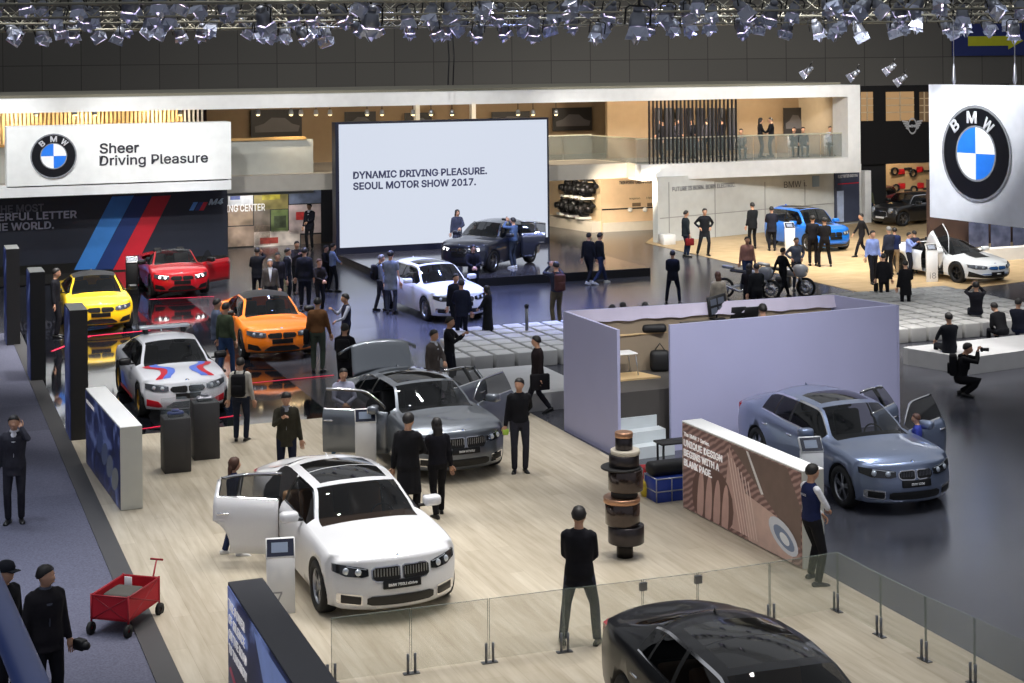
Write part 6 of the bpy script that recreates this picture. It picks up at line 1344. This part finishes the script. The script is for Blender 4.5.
# =================== LIGHT
W=bpy.data.worlds.new('hall_air'); SC.world=W; W.use_nodes=True; bg=W.node_tree.nodes['Background']; bg.inputs[0].default_value=(.66,.69,.80,1); bg.inputs[1].default_value=.42
def spot(nm,loc,tgt,e,ang,c=(1,.97,.93),r=.2,bl_=.6):
    L=bpy.data.lights.new(nm,'SPOT'); L.energy=e; L.spot_size=R(ang); L.spot_blend=bl_; L.color=c; L.shadow_soft_size=r; o=bpy.data.objects.new(nm,L); COL.objects.link(o); o.location=loc; o.rotation_euler=(Vector(tgt)-Vector(loc)).to_track_quat('-Z','Y').to_euler(); return o
def bank(nm,cx,cy,w,d,nx,ny,tgt,e,ang,c=(1,.97,.94),z=12.5,k=.5,r=.22):
    for i in range(nx):
        for j in range(ny):
            x=cx+(i-(nx-1)/2)*w/max(1,nx-1); y=cy+(j-(ny-1)/2)*d/max(1,ny-1)
            t=Vector(tgt); t.x+=(x-cx)*k; t.y+=(y-cy)*k
            spot(nm,(x,y,z),t,e/(nx*ny),ang,c,r)
def area(nm,loc,tgt,size,e,c=(1,.97,.92),spread=120):
    L=bpy.data.lights.new(nm,'AREA'); L.energy=e; L.size=size; L.color=c; L.spread=R(spread); o=bpy.data.objects.new(nm,L); COL.objects.link(o); o.location=loc; o.rotation_euler=(Vector(tgt)-Vector(loc)).to_track_quat('-Z','Y').to_euler(); return o
K=2.15
bank('lamp_white_sedan',-2,24,7,5,3,3,(-2.4,22.6,0),4000*K,44)
bank('lamp_silver_sedan',-2,32,6,4,3,2,(-2.5,29,0),3200*K,44)
bank('lamp_wood_right',5,22,5,5,2,2,(3.0,21,0),2300*K,44)
bank('lamp_m_area',-9,43,8,12,3,4,(-9.5,44,0),14000*K,50,(1,.98,.96))
bank('lamp_centre',1,44,12,10,3,2,(0,44,0),3200*K,60,(.86,.90,1))
bank('lamp_striped_coupe',-7,30,3,2,2,1,(-7,33.4,.5),2600*K,30)
bank('fill_aisle',-11,22,3,14,2,4,(-9.5,22,0),4000*K,42,(.80,.86,1))  # added bluish fill to brighten the aisle, not a fixture of its own
bank('lamp_red_convertible',-10,46,4,3,2,2,(-10.6,51,.5),4200*K,30)
bank('lamp_black_wall',-12,50,10,2,3,1,(-14,58,1.6),2600*K,40,(.95,.97,1),z=11,k=.9)
bank('lamp_booth',5,23,6,2,3,1,(4.2,31,1.2),2500*K,40,(.96,.97,1),z=11)
bank('lamp_booth_inside',4,32,4,1,2,1,(4.4,33,1.2),900*K,34,(1,.97,.92))
bank('lamp_blue_wash',0,50,12,4,3,2,(-1,47,0),17000*K,50,(.28,.36,1))
bank('lamp_stage',-2,50,6,4,2,2,(-1,56.5,.3),6000*K,36,(.42,.52,1))
bank('lamp_blue_sedan',8,26,4,4,2,2,(7.2,27.2,0),2600*K,36,(.9,.94,1))
bank('lamp_tribune',11,40,8,4,2,2,(10,40,0),6000*K,52)
bank('lamp_electric',12,54,12,8,3,3,(12,58,0),11000*K,60,(1,.95,.86))
bank('lamp_facade',-6,44,24,2,4,1,(-6,62,3.5),8500*K,56,(1,.98,.95),z=11,k=.8)
bank('lamp_facade_right',12,50,12,2,3,1,(12,72,3),8500*K,50,(1,.98,.95),z=11,k=.8)
bank('lamp_sign',6,34,3,2,2,1,(13,47,4.6),5200*K,34,(.97,.98,1),z=9.8)
FILL=area('ambient_fill_light',(7.5,49,19.8),(7.5,49,0),100,.42*PI*100*92,(.92,.95,1),180); FILL.data.shape='RECTANGLE'; FILL.data.size_y=92  # added ceiling-wide fill for even ambient light, not a real fixture
for k,x in enumerate((20,90,160,290,400,500,570,640,700,780)):
    q=PL(x,110,FP+E2*1.5); spot('upstairs_lamp_%d'%k,(q.x,q.y,lo-.12),(q.x,q.y+3,Z2+1.2),(150 if x>200 else 90)*K,150,(1,.82,.60),.06)
for px,yy,tx in ((558,68.0,570),(585,66.5,588),(612,64.5,625),(645,64.5,645)):
    a_=D(px,185,yy); b_=PL(tx,200,EP,ed) if px<600 else PL(tx,200,TP); spot('engine_wall_lamp',(a_.x,a_.y,zf0-.2),(b_.x,b_.y,1.3),130*K,125,(1,.86,.66),.05)
q=PL(905,190,MW)
for dx in (-.5,2.5): spot('accessory_wall_lamp',(q.x+dx,q.y-2.4,3.6),(q.x+dx,q.y,1.8),130*K,140,(1,.84,.62),.05)
q=PL(275,200,PWp); spot('mural_lamp',(q.x-.5,q.y-2.6,zf0-.25),(q.x,q.y,1.2),150*K,110,(1,.95,.88),.1)
run_jobs()
